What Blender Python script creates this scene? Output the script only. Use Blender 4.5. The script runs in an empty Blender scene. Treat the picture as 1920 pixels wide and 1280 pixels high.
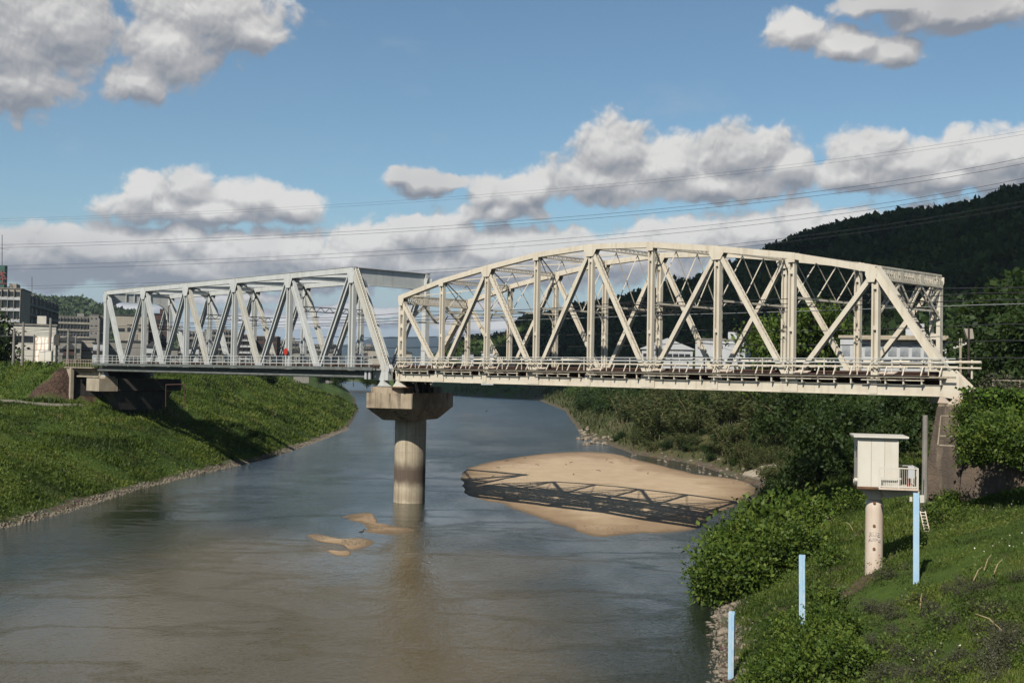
import bpy, math, random
import numpy as np
from mathutils import Vector, Matrix
R = math.radians
rnd = random.Random(7)
RNG = np.random.default_rng(11)
C = bpy.context.scene.collection
scn = bpy.context.scene

# ------------------------------------------------------------------ camera
F, PIT, ROLL, HC = 2150.0, 0.027, 0.018, 14.2          # focal in photo pixels, pitch, roll, eye height over the water
cam = bpy.data.cameras.new('camera'); camo = bpy.data.objects.new('camera', cam); C.objects.link(camo)
cam.sensor_width = 36; cam.lens = F / 1920 * 36; cam.clip_start = 0.5; cam.clip_end = 40000
camo.matrix_world = Matrix.Translation((0, 0, HC)) @ Matrix.Rotation(math.pi/2 + PIT, 4, 'X') @ Matrix.Rotation(ROLL, 4, 'Z')
scn.camera = camo
scn.view_settings.view_transform = 'Standard'; scn.view_settings.look = 'None'
scn.view_settings.gamma = 1; scn.view_settings.use_curve_mapping = False
scn.view_settings.exposure = 0.72
scn.cycles.max_bounces = 4; scn.cycles.diffuse_bounces = 2; scn.cycles.glossy_bounces = 3
scn.cycles.transparent_max_bounces = 8; scn.cycles.caustics_reflective = False; scn.cycles.caustics_refractive = False
scn.cycles.use_denoising = True

def ray(px, py):
    x, y = px - 960, py - 640
    c, s = math.cos(ROLL), math.sin(ROLL)
    u, v = c*x + s*y, -s*x + c*y
    dx, yy, zz = u/F, 1.0, -v/F
    return Vector((dx, yy*math.cos(PIT) - zz*math.sin(PIT), yy*math.sin(PIT) + zz*math.cos(PIT)))
def V(px, py, Y=None, z=None):
    """point of the place seen in direction (px, py): at forward distance Y, or at height z"""
    d = ray(px, py)
    k = Y/d.y if Y is not None else (z - HC)/d.z
    return Vector((d.x*k, d.y*k, HC + d.z*k))

# ------------------------------------------------------------------ sun and sky
SUN = Vector((-0.49, -1.0, 1.0)).normalized()           # towards the sun: behind and left of the camera
sl = bpy.data.lights.new('sun', 'SUN'); sl.energy = 5.0; sl.angle = R(0.53); sl.color = (1, .94, .83)
so = bpy.data.objects.new('sun', sl); C.objects.link(so)
so.rotation_euler = SUN.to_track_quat('Z', 'Y').to_euler(); so.location = (-50, -100, 100)

W = bpy.data.worlds.new('World'); scn.world = W; W.use_nodes = True
try: W.cycles.sampling_method = 'MANUAL'; W.cycles.sample_map_resolution = 256
except Exception: pass
nt = W.node_tree; nt.nodes.clear()
def N(t, **k):
    n = nt.nodes.new(t)
    for a, b in k.items(): setattr(n, a, b)
    return n
def L(a, b): nt.links.new(a, b)
def M(op, a, b=None, c=None, clamp=False):
    n = N('ShaderNodeMath', operation=op, use_clamp=clamp)
    for i, v in enumerate((a, b, c)):
        if v is None: continue
        if isinstance(v, (int, float)): n.inputs[i].default_value = v
        else: L(v, n.inputs[i])
    return n.outputs[0]
def VM(op, a, b=None, c=None):
    n = N('ShaderNodeVectorMath', operation=op)
    for i, v in enumerate((a, b, c)):
        if v is None: continue
        if isinstance(v, (tuple, list)): n.inputs[i].default_value = v
        else: L(v, n.inputs[i])
    return n.outputs['Value'] if op in ('LENGTH', 'DOT_PRODUCT') else n.outputs['Vector']
def ramp01(x, a, b):
    n = N('ShaderNodeMapRange', interpolation_type='SMOOTHSTEP'); L(x, n.inputs[0])
    n.inputs[1].default_value = a; n.inputs[2].default_value = b
    return n.outputs[0]
sky = N('ShaderNodeTexSky'); sky.sky_type = 'NISHITA'; sky.sun_disc = False
sky.sun_elevation = math.asin(SUN.z); sky.sun_rotation = math.atan2(SUN.x, SUN.y)
sky.altitude = 0; sky.air_density = 1.0; sky.dust_density = 0.6; sky.ozone_density = 2.5
tc = N('ShaderNodeTexCoord'); sp = N('ShaderNodeSeparateXYZ'); L(tc.outputs['Generated'], sp.inputs[0])
az = M('ARCTAN2', sp.outputs[0], sp.outputs[1]); el = M('ARCSINE', sp.outputs[2])
cb = N('ShaderNodeCombineXYZ'); L(M('MULTIPLY', az, 21.5), cb.inputs[0]); L(M('MULTIPLY', el, 21.5), cb.inputs[1])
P0 = cb.outputs[0]                                       # azimuth / elevation, one unit = 2.67 degrees
def azel(px, py):
    d = ray(px, py); return math.atan2(d.x, d.y)*21.5, math.asin(d.z/d.length)*21.5
CLOUDS = [  # centre x, y, half width, half height of the lobes of the cumulus clouds
 (-20,80,175,125),(110,50,110,95),(310,90,95,85),(390,20,150,85),(262,160,80,44),(470,60,80,46),(20,150,120,60),
 (270,362,55,42),(350,352,52,48),(300,388,130,34),(470,372,90,42),(540,386,75,34),(400,393,200,26),
 (345,452,50,46),(60,480,190,56),(230,470,160,50),(520,468,200,46),(700,460,120,52),(770,440,90,52),(845,438,60,52),(900,468,120,46),
 (1010,478,150,40),(350,500,460,52),(900,500,460,46),(180,470,240,44),(480,482,260,44),(680,485,240,46),(1010,470,220,46),(1150,490,260,40),
 (1290,452,130,56),(1170,470,160,50),(1410,440,80,44),(1500,425,60,58),(1560,430,60,48),(1650,440,110,58),(1720,420,60,44),(1850,420,130,60),
 (1145,285,95,72),(1250,310,110,66),(1390,295,115,70),(1480,310,60,46),(1130,335,110,58),(1330,345,190,40),(1000,352,44,40),
 (1620,290,85,54),(1720,310,90,46),(1840,300,110,62),(1900,290,90,60),(1600,325,100,34),(1780,335,190,36),
 (905,368,42,40),(965,368,70,50),(940,395,100,26),(790,342,66,30),(750,335,30,24),(840,338,44,16),
 (1500,58,66,42),(1580,82,75,32),(1680,95,60,32),(1800,22,150,40),(1660,8,110,22),
 (560,600,200,16),(900,610,120,20),(420,560,160,13),(880,570,80,10),(680,580,120,10),(200,575,110,10)]
def field(P):
    acc = None
    for (x, y, rx, ry) in CLOUDS:
        cx, cy = azel(x, y); sx, sy = 100/rx, 100/ry
        d = VM('LENGTH', VM('MULTIPLY_ADD', P, (sx, sy, 0), (-cx*sx, -cy*sy, 0)))
        acc = d if acc is None else M('SMOOTH_MIN', acc, d, 0.22)
    return M('SUBTRACT', 1.0, acc)
def noise(P, sc, det, rough, seed=0.0):
    n = N('ShaderNodeTexNoise'); n.inputs['Scale'].default_value = sc; n.inputs['Detail'].default_value = det
    n.inputs['Roughness'].default_value = rough; L(VM('ADD', P, (seed, seed*.7, seed*1.3)), n.inputs['Vector']); return n.outputs['Fac']
def bill(P):  # billowy noise for cauliflower edges
    v = N('ShaderNodeTexVoronoi', feature='SMOOTH_F1'); v.inputs['Scale'].default_value = 2.3
    v.inputs['Smoothness'].default_value = .35
    try: v.inputs['Detail'].default_value = 3.0; v.inputs['Roughness'].default_value = .55
    except Exception: pass
    L(P, v.inputs['Vector']); return v.outputs['Distance']
warpn = N('ShaderNodeTexNoise'); warpn.inputs['Scale'].default_value = 1.4; warpn.inputs['Detail'].default_value = 2; L(P0, warpn.inputs['Vector'])
P1 = VM('ADD', P0, VM('MULTIPLY', VM('SUBTRACT', warpn.outputs['Color'], (.5, .5, .5)), (.42, .3, 0)))
UP = (-0.05, .27, 0); UPs = (-.035, .085, 0)
fA = field(P1); fB = field(VM('ADD', P1, UP))
nA = noise(P1, 1.5, 9, .56); nS = noise(P1, 1.5, 3.2, .5); nB = noise(VM('ADD', P1, UPs), 1.5, 3.2, .5)
bA = bill(P1); bB = bill(VM('ADD', P1, UPs))
def dens(f, n, b): return M('ADD', M('ADD', f, M('MULTIPLY', M('SUBTRACT', n, .5), .85)), M('MULTIPLY', M('SUBTRACT', .45, b), .42))
dA = dens(fA, nA, bA)
alpha = ramp01(dA, -.34, .05)
puff = M('ADD', M('MULTIPLY', M('SUBTRACT', nS, nB), 1.35), M('MULTIPLY', M('SUBTRACT', bB, bA), .34))
base = M('SUBTRACT', fB, fA)
lit = M('ADD', .55, M('SUBTRACT', puff, M('MULTIPLY', base, 1.0)), clamp=True)
lit = M('SUBTRACT', lit, M('MULTIPLY', M('SUBTRACT', noise(P0, .55, 2, .5, 5.), .45), .8), clamp=True)
for (x, y, rx, ry, k_) in ((10, 100, 260, 190, .17), (1800, 15, 260, 80, .2), (120, 500, 330, 90, .2), (600, 540, 700, 50, .18), (1780, 380, 220, 40, .2), (800, 345, 110, 50, .25)):
    cx_, cy_ = azel(x, y); d_ = VM('LENGTH', VM('MULTIPLY_ADD', P0, (100/rx, 100/ry, 0), (-cx_*100/rx, -cy_*100/ry, 0)))
    lit = M('SUBTRACT', lit, M('MULTIPLY', ramp01(d_, 1.25, .2), k_), clamp=True)
cr = N('ShaderNodeValToRGB'); L(lit, cr.inputs[0])
e = cr.color_ramp.elements; e[0].position = .0; e[0].color = (3.0, 3.25, 3.7, 1); e[1].position = .97; e[1].color = (9.3, 9.1, 8.75, 1)
m_ = cr.color_ramp.elements.new(.48); m_.color = (5.5, 5.45, 5.5, 1)
# thin high veil
veil = M('MULTIPLY', ramp01(noise(VM('MULTIPLY', P0, (.5, 1.2, 1)), .8, 6, .6, 3.), .56, .8), .20)
# pale, milky band close to the horizon
mxv = N('ShaderNodeMix', data_type='RGBA'); L(M('MULTIPLY', veil, ramp01(sp.outputs[2], .02, .2)), mxv.inputs['Factor'])
tint = N('ShaderNodeMix', data_type='RGBA', blend_type='MULTIPLY'); tint.inputs['Factor'].default_value = 1
L(sky.outputs[0], tint.inputs['A']); tint.inputs['B'].default_value = (1.06, 1.21, 1.18, 1)
L(tint.outputs['Result'], mxv.inputs['A']); mxv.inputs['B'].default_value = (6.5, 6.8, 7.3, 1)
low = N('ShaderNodeMix', data_type='RGBA'); L(M('MULTIPLY', ramp01(sp.outputs[2], .15, .0), .85), low.inputs['Factor']); L(mxv.outputs['Result'], low.inputs['A']); low.inputs['B'].default_value = (4.2, 4.75, 5.5, 1)
mx = N('ShaderNodeMix', data_type='RGBA'); L(M('MULTIPLY', alpha, .97), mx.inputs['Factor']); L(low.outputs['Result'], mx.inputs['A']); L(cr.outputs[0], mx.inputs['B'])
bg = N('ShaderNodeBackground'); bg.inputs['Strength'].default_value = 0.05; L(mx.outputs['Result'], bg.inputs['Color'])
wo = N('ShaderNodeOutputWorld'); L(bg.outputs[0], wo.inputs[0])

# ------------------------------------------------------------------ materials
ALB = .53                                               # tones lowered against the strong sun, so shade comes out deep: every paint and stone tone below is scaled by this
def newmat(name):
    m = bpy.data.materials.new(name); m.use_nodes = True; t = m.node_tree; t.nodes.clear(); return m, t
class NB:                                                # tiny node builder for materials
    def __init__(s, t): s.t = t
    def n(s, ty, **k):
        o = s.t.nodes.new(ty)
        for a, b in k.items(): setattr(o, a, b)
        return o
    def l(s, a, b): s.t.links.new(a, b)
    def noise(s, vec, sc, det=4, rough=.55, stretch=None):
        if stretch:
            m = s.n('ShaderNodeMapping'); m.inputs['Scale'].default_value = stretch; s.l(vec, m.inputs[0]); vec = m.outputs[0]
        o = s.n('ShaderNodeTexNoise'); o.inputs['Scale'].default_value = sc; o.inputs['Detail'].default_value = det
        o.inputs['Roughness'].default_value = rough; s.l(vec, o.inputs['Vector']); return o.outputs['Fac']
    def ss(s, x, a, b):
        o = s.n('ShaderNodeMapRange', interpolation_type='SMOOTHSTEP'); s.l(x, o.inputs[0])
        o.inputs[1].default_value = a; o.inputs[2].default_value = b; return o.outputs[0]
    def mix(s, fac, a, b, blend='MIX'):
        o = s.n('ShaderNodeMix', data_type='RGBA', blend_type=blend)
        for k, v in (('Factor', fac), ('A', a), ('B', b)):
            if isinstance(v, (int, float)): o.inputs[k].default_value = v
            elif isinstance(v, tuple): o.inputs[k].default_value = (*v[:3], 1)
            else: s.l(v, o.inputs[k])
        return o.outputs['Result']
    def math(s, op, a, b=0.0):
        o = s.n('ShaderNodeMath', operation=op)
        for i, v in enumerate((a, b)):
            if isinstance(v, (int, float)): o.inputs[i].default_value = v
            else: s.l(v, o.inputs[i])
        return o.outputs[0]
def pmat(name, c1, c2=None, scale=1.0, rough=.6, bump=0.0, bscale=12.0, streak=None, streakamt=.5, metal=0.0, spec=.4, wear=None, wearamt=.8, weart=.62):
    """painted / weathered surface: two tones of dirt noise, optional vertical stain streaks, optional rust"""
    m, t = newmat(name); b = NB(t); tc = b.n('ShaderNodeTexCoord').outputs['Object']
    k_ = lambda c: None if c is None else tuple(x*ALB for x in c)
    c2 = k_(c2 or tuple(x*.82 for x in c1)); c1, streak, wear = k_(c1), k_(streak), k_(wear)
    col = b.mix(b.ss(b.noise(tc, scale, 6, .6), .35, .68), c1, c2)
    if streak: col = b.mix(b.math('MULTIPLY', b.ss(b.noise(tc, 1.0, 5, .6, (2.2, 2.2, .12)), .5, .72), streakamt), col, streak)
    if wear: col = b.mix(b.math('MULTIPLY', b.ss(b.noise(tc, 2.7, 8, .7), weart, weart+.1), wearamt), col, wear)
    p = b.n('ShaderNodeBsdfPrincipled'); b.l(col, p.inputs['Base Color']); p.inputs['Roughness'].default_value = rough
    p.inputs['Metallic'].default_value = metal; p.inputs['Specular IOR Level'].default_value = spec
    if bump:
        bu = b.n('ShaderNodeBump'); bu.inputs['Strength'].default_value = bump; bu.inputs['Distance'].default_value = .05
        b.l(b.noise(tc, bscale, 5, .6), bu.inputs['Height']); b.l(bu.outputs[0], p.inputs['Normal'])
    o = b.n('ShaderNodeOutputMaterial'); b.l(p.outputs[0], o.inputs[0]); return m
def leafmat(name, cols, patch=.25, extra=None, extra_amt=0.0, trans=.35, rv=.45):
    """foliage: every leaf its own tone, patches of tone across the plant"""
    cols = [tuple(x*.66 for x in c) for c in cols]; extra = extra and tuple(x*.66 for x in extra)
    m, t = newmat(name); b = NB(t); g = b.n('ShaderNodeNewGeometry'); pos = g.outputs['Position']
    ra = b.n('ShaderNodeValToRGB'); el = ra.color_ramp.elements
    f = b.math('ADD', b.math('MULTIPLY', g.outputs['Random Per Island'], rv), b.math('MULTIPLY', b.ss(b.noise(pos, patch, 4, .6), .28, .72), 1-rv))
    b.l(f, ra.inputs[0])
    n = len(cols); el[0].color = (*cols[0], 1); el[0].position = .1; el[1].color = (*cols[-1], 1); el[1].position = .92
    for i in range(1, n-1):
        e_ = el.new(.1 + .82*i/(n-1)); e_.color = (*cols[i], 1)
    col = ra.outputs[0]
    if extra: col = b.mix(b.math('MULTIPLY', b.ss(b.noise(pos, patch*1.7, 3, .6), .56, .7), extra_amt), col, extra)
    d = b.n('ShaderNodeBsdfDiffuse'); b.l(col, d.inputs[0])
    tr = b.n('ShaderNodeBsdfTranslucent'); b.l(b.mix(.5, col, (.075, .10, .008)), tr.inputs[0])
    gl = b.n('ShaderNodeBsdfGlossy'); gl.inputs['Roughness'].default_value = .6; gl.inputs[0].default_value = (.9, .95, .9, 1)
    mx = b.n('ShaderNodeMixShader'); mx.inputs[0].default_value = trans; b.l(d.outputs[0], mx.inputs[1]); b.l(tr.outputs[0], mx.inputs[2])
    m2 = b.n('ShaderNodeMixShader'); m2.inputs[0].default_value = .012; b.l(mx.outputs[0], m2.inputs[1]); b.l(gl.outputs[0], m2.inputs[2])
    o = b.n('ShaderNodeOutputMaterial'); b.l(m2.outputs[0], o.inputs[0]); return m

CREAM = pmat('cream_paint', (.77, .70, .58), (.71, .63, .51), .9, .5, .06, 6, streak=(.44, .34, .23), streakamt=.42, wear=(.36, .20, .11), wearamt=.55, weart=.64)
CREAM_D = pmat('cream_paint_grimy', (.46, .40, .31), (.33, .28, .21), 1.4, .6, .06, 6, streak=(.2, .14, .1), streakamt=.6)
GREY = pmat('pale_grey_paint', (.64, .66, .65), (.57, .59, .58), .7, .45, .05, 5, streak=(.42, .37, .29), streakamt=.45, wear=(.32, .20, .12), wearamt=.45, weart=.66)
GREY_W = pmat('stained_grey_paint', (.60, .60, .56), (.54, .52, .45), .5, .55, .05, 5, streak=(.45, .35, .23), streakamt=.6)
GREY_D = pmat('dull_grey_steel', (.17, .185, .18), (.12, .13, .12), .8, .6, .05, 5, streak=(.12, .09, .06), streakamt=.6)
RUST = pmat('rusty_steel', (.10, .045, .028), (.06, .032, .022), 2.0, .85, .2, 20)
RUST_O = pmat('orange_rust', (.22, .10, .045), (.10, .05, .028), .8, .85, .15, 10)
DARK = pmat('dark_steel', (.028, .028, .027), (.045, .04, .035), 2, .7)
WIRE = pmat('wire', (.035, .037, .042), None, 1, .6)
WIRE_B = pmat('bright_wire', (.32, .33, .34), None, 1, .5)
CONC = pmat('weathered_concrete', (.44, .36, .26), (.25, .19, .13), .5, .9, .25, 5, streak=(.060, .044, .032), streakamt=.95, wear=(.55, .48, .38))
CONC_L = pmat('light_concrete', (.46, .40, .31), (.36, .30, .22), .8, .9, .15, 8, streak=(.2, .15, .1), streakamt=.5)
CONC_G = pmat('grey_concrete', (.30, .28, .25), (.22, .20, .18), .6, .9, .15, 8, streak=(.12, .1, .08), streakamt=.5)
WHITE = pmat('white_panel', (.76, .72, .64), (.70, .65, .56), .6, .5, .03, 4, streak=(.55, .46, .35), streakamt=.22)
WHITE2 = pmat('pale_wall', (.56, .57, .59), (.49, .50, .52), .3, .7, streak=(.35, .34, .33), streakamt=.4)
PINK = pmat('pinkish_paint', (.74, .62, .52), (.68, .55, .45), .9, .5, .04, 6, streak=(.52, .31, .20), streakamt=.65)
BLUE = pmat('blue_paint', (.38, .60, .83), (.46, .65, .82), 1.6, .5, .05, 8, streak=(.42, .48, .52), streakamt=.4)
BLUE_L = pmat('pale_blue_paint', (.34, .58, .78), (.45, .62, .76), 2.0, .6, .1, 10, wear=(.66, .68, .68))
BLUE_W = pmat('worn_blue_paint', (.30, .54, .78), (.56, .68, .78), 2.2, .6, .1, 10, streak=(.40, .38, .34), streakamt=.5, wear=(.66, .62, .56))
SHADE_CONC = pmat('shaded_concrete', (.075, .068, .060), (.045, .040, .036), .6, .95, .15, 8, streak=(.16, .14, .12), streakamt=.3)  # concrete darkened to hold the shade under the left bank deck
GLASSY = pmat('window_glass', (.025, .03, .035), (.05, .055, .06), .5, .15)
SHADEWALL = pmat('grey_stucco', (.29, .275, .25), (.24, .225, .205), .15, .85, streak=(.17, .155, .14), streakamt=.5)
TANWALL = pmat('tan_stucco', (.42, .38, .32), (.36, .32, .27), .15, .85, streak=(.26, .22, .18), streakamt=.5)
REDBRICK = pmat('red_brown_tile', (.085, .042, .034), (.06, .032, .028), .6, .8)
DKROOF = pmat('dark_roof', (.05, .055, .06), (.035, .037, .04), .5, .7)
STONE = None
REDP = pmat('red_paint', (.55, .035, .012), (.45, .03, .012), 2, .5)
GREENP = pmat('green_sign_paint', (.03, .11, .085), (.02, .075, .06), 1, .5)
TIMBER = pmat('old_timber', (.055, .042, .032), (.035, .028, .022), 3, .9, .3, 20)
BARK = pmat('bark', (.055, .042, .030), (.032, .026, .020), 4, .95, .6, 14)
GRAVELM = pmat('shore_gravel', (.26, .22, .165), (.13, .11, .085), 2.0, .95, .4, 5)
ROCKM = pmat('river_rock', (.34, .28, .21), (.15, .125, .10), 2.0, .95, .5, 5)
STRAW = pmat('dry_cane', (.40, .32, .18), (.28, .21, .11), 2, .9)
INK = pmat('black_lettering', (.02, .02, .022), None, 1, .7)
def stone_mat():
    m, t = newmat('coursed_stone'); b = NB(t); tc = b.n('ShaderNodeTexCoord').outputs['Object']
    br = b.n('ShaderNodeTexVoronoi', feature='DISTANCE_TO_EDGE'); br.inputs['Scale'].default_value = 2.6
    b.l(tc, br.inputs['Vector'])
    col = b.mix(b.ss(b.noise(tc, .8, 6, .65), .3, .7), (.125, .088, .060), (.070, .050, .036))
    col = b.mix(b.math('MULTIPLY', b.ss(b.noise(tc, .5, 4, .6, (1.5, 1.5, .25)), .58, .75), .5), col, (.34, .27, .19))
    col = b.mix(b.math('MULTIPLY', b.ss(br.outputs['Distance'], .05, .0), .35), col, (.05, .037, .028))
    col = b.mix(b.math('MULTIPLY', b.ss(b.noise(tc, 1.0, 5, .6, (1.6, 1.6, .10)), .46, .66), .6), col, (.048, .036, .027))
    p = b.n('ShaderNodeBsdfPrincipled'); b.l(b.mix(1.0, col, (0.62, 0.62, 0.62), 'MULTIPLY'), p.inputs['Base Color']); p.inputs['Roughness'].default_value = .9
    bu = b.n('ShaderNodeBump'); bu.inputs['Strength'].default_value = .35; bu.inputs['Distance'].default_value = .08
    b.l(b.math('ADD', b.ss(br.outputs['Distance'], 0, .1), b.noise(tc, 6, 4)), bu.inputs['Height']); b.l(bu.outputs[0], p.inputs['Normal'])
    o = b.n('ShaderNodeOutputMaterial'); b.l(p.outputs[0], o.inputs[0]); return m
STONE = stone_mat()

# ------------------------------------------------------------------ mesh helpers
def empty(name, loc, label=None, cat=None, group=None):
    o = bpy.data.objects.new(name, None); C.objects.link(o); o.location = loc; o.empty_display_size = .5
    tag(o, label, cat, group); return o
def tag(o, label=None, cat=None, group=None, kind=None):
    if label: o['label'] = label
    if cat: o['category'] = cat
    if group: o['group'] = group
    if kind: o['kind'] = kind
    return o
def origin(p):
    v = Vector((0, 0, 0))
    while p is not None: v = v + p.location; p = p.parent
    return v
def link_mesh(name, me, mat, parent=None, loc=None):
    o = bpy.data.objects.new(name, me); C.objects.link(o)
    if mat is not None: me.materials.append(mat)
    if parent is not None: o.parent = parent
    if loc is not None: o.location = loc
    return o
class MB:
    def __init__(s): s.v = []; s.f = []
    def add(s, vs, fs):
        n = len(s.v); s.v += [tuple(v) for v in vs]; s.f += [tuple(i + n for i in f) for f in fs]; return s
    def hexa(s, c):                                      # c: 4 corners of one end, 4 of the other
        return s.add(c, [(3, 2, 1, 0), (4, 5, 6, 7), (0, 1, 5, 4), (1, 2, 6, 5), (2, 3, 7, 6), (3, 0, 4, 7)])
    def box(s, c, size, ax=None):
        c = Vector(c); x, y, z = ax or (Vector((1, 0, 0)), Vector((0, 1, 0)), Vector((0, 0, 1)))
        a, b, d = size[0]/2, size[1]/2, size[2]/2
        return s.hexa([c - x*a - y*b - z*d, c + x*a - y*b - z*d, c + x*a + y*b - z*d, c - x*a + y*b - z*d,
                       c - x*a - y*b + z*d, c + x*a - y*b + z*d, c + x*a + y*b + z*d, c - x*a + y*b + z*d])
    def beam(s, p, q, w, d, side, off=0.0, offd=0.0):
        """bar from p to q, w wide along 'side', d deep across it"""
        p, q = Vector(p), Vector(q); t = (q - p).normalized(); sd = (side - t*side.dot(t)).normalized(); dp = t.cross(sd)
        o = sd*off + dp*offd; a, b = sd*(w/2), dp*(d/2)
        return s.hexa([p + o - a - b, p + o + a - b, p + o + a + b, p + o - a + b, q + o - a - b, q + o + a - b, q + o + a + b, q + o - a + b])
    def rod(s, p, q, r, n=6, r2=None):
        p, q = Vector(p), Vector(q); t = (q - p).normalized(); a = t.orthogonal().normalized(); b = t.cross(a); r2 = r if r2 is None else r2
        vs = [p + (a*math.cos(2*math.pi*i/n) + b*math.sin(2*math.pi*i/n))*r for i in range(n)]
        vs += [q + (a*math.cos(2*math.pi*i/n) + b*math.sin(2*math.pi*i/n))*r2 for i in range(n)]
        return s.add(vs, [tuple(range(n-1, -1, -1)), tuple(range(n, 2*n))] + [(i, (i+1) % n, n + (i+1) % n, n + i) for i in range(n)])
    def tube(s, pts, r, n=5):
        pts = [Vector(p) for p in pts]; rings = []
        for i, p in enumerate(pts):
            t = (pts[min(i+1, len(pts)-1)] - pts[max(i-1, 0)]).normalized()
            a = t.cross(Vector((0, 0, 1)));  a = a.normalized() if a.length > 1e-4 else Vector((1, 0, 0)); b = a.cross(t)
            rr = r[i] if isinstance(r, (list, tuple)) else r
            rings += [p + (a*math.cos(2*math.pi*k/n) + b*math.sin(2*math.pi*k/n))*rr for k in range(n)]
        fs = [(i*n + k, i*n + (k+1) % n, (i+1)*n + (k+1) % n, (i+1)*n + k) for i in range(len(pts)-1) for k in range(n)]
        fs += [tuple(range(n-1, -1, -1)), tuple(range((len(pts)-1)*n, len(pts)*n))]
        return s.add(rings, fs)
    def prism(s, poly, h, ax):                            # polygon in ax[0], ax[1] at origin ax[3], extruded h along ax[2]
        x, y, z, o = ax; n = len(poly)
        vs = [o + x*a + y*b for a, b in poly] + [o + x*a + y*b + z*h for a, b in poly]
        return s.add(vs, [tuple(range(n-1, -1, -1)), tuple(range(n, 2*n))] + [(i, (i+1) % n, n + (i+1) % n, n + i) for i in range(n)])
    def sweep(s, pts, w, d, side):                         # mitred bar through pts in a plane across 'side'
        pts = [Vector(p) for p in pts]; vs = []
        for i, p in enumerate(pts):
            t1 = (p - pts[i-1]).normalized() if i else None; t2 = (pts[i+1] - p).normalized() if i < len(pts)-1 else None
            t = ((t1 or t2) + (t2 or t1)).normalized(); dp = t.cross(side).normalized(); k = 1/max(.5, t.dot(t2 or t1))
            vs += [p - side*w/2 - dp*d/2*k, p + side*w/2 - dp*d/2*k, p + side*w/2 + dp*d/2*k, p - side*w/2 + dp*d/2*k]
        fs = [(3, 2, 1, 0)] + [(4*i + a, 4*i + (a+1) % 4, 4*i + 4 + (a+1) % 4, 4*i + 4 + a) for i in range(len(pts)-1) for a in range(4)]
        n = 4*(len(pts)-1); fs.append((n, n+1, n+2, n+3)); return s.add(vs, fs)
    def zigzag(s, a0, a1, b0, b1, n, w, d, side):
        for i in range(n):
            f0, f1 = i/n, (i+1)/n; A0, B1 = a0.lerp(a1, f0), b0.lerp(b1, (f0+f1)/2); A1 = a0.lerp(a1, f1)
            s.beam(A0, B1, w, d, side); s.beam(B1, A1, w, d, side)
        return s
    def build(s, name, mat, parent=None, label=None, smooth=False, loc=None):
        o_ = origin(parent) if parent is not None else Vector(loc or (0, 0, 0))
        me = bpy.data.meshes.new(name)
        me.from_pydata([(v[0]-o_.x, v[1]-o_.y, v[2]-o_.z) for v in s.v], [], s.f); me.validate(); me.update()
        import bmesh
        bm = bmesh.new(); bm.from_mesh(me); bmesh.ops.recalc_face_normals(bm, faces=bm.faces); bm.to_mesh(me); bm.free()
        if smooth:
            for p in me.polygons: p.use_smooth = True
        o = link_mesh(name, me, mat, parent, None if parent is not None else o_)
        if label: o['label'] = label
        return o
def letters(text, size, mat, parent, matrix, align_y='BOTTOM_BASELINE', off=.01):
    """painted writing: font outline turned into a thin mesh"""
    cu = bpy.data.curves.new('lettering', 'FONT'); cu.body = text; cu.size = size; cu.align_x = 'CENTER'; cu.align_y = align_y; cu.offset = off
    o = bpy.data.objects.new('lettering', cu); C.objects.link(o); bpy.context.view_layer.update()
    me = bpy.data.meshes.new_from_object(o.evaluated_get(bpy.context.evaluated_depsgraph_get())); bpy.data.objects.remove(o); me.name = 'lettering'
    me.materials.clear(); q = link_mesh('lettering', me, mat, parent); q.matrix_local = matrix; return q
def npmesh(name, verts, faces, smooth=False):
    me = bpy.data.meshes.new(name); k = faces.shape[1]
    me.vertices.add(len(verts)); me.vertices.foreach_set('co', verts.astype(np.float32).ravel())
    me.loops.add(faces.size); me.loops.foreach_set('vertex_index', faces.astype(np.int32).ravel())
    me.polygons.add(len(faces)); me.polygons.foreach_set('loop_start', np.arange(0, faces.size, k, dtype=np.int32))
    try: me.polygons.foreach_set('loop_total', np.full(len(faces), k, dtype=np.int32))
    except Exception: pass
    if smooth: me.polygons.foreach_set('use_smooth', np.ones(len(faces), dtype=bool))
    me.update(calc_edges=True); me.validate(); return me
def copy_tree(o, loc, rz=0.0, sc=1.0, label=None, mats=None):
    def cp(x, par):
        c = x.copy(); C.objects.link(c); c.parent = par
        for ch in list(x.children): cp(ch, c)
        return c
    c = cp(o, None); c.location = loc; c.rotation_euler = (0, 0, rz); c.scale = sc if isinstance(sc, tuple) else (sc, sc, sc)
    if label: c['label'] = label
    return c

def fbm2(x, y, scale, seed=0, octv=4):
    """smooth value noise for terrain and scatter"""
    rs = np.random.default_rng(seed); tab = rs.random((256, 256)); out = 0; amp = 1; tot = 0; s = scale
    for o in range(octv):
        u, v = x/s + 17.3*o, y/s + 9.1*o; i, j = np.floor(u).astype(int), np.floor(v).astype(int); fu, fv = u - i, v - j
        fu, fv = fu*fu*(3-2*fu), fv*fv*(3-2*fv); g = lambda a, b: tab[(i+a) & 255, (j+b) & 255]
        out = out + amp*((g(0, 0)*(1-fu) + g(1, 0)*fu)*(1-fv) + (g(0, 1)*(1-fu) + g(1, 1)*fu)*fv); tot += amp; amp *= .5; s *= .5
    return out/tot - .5

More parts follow.
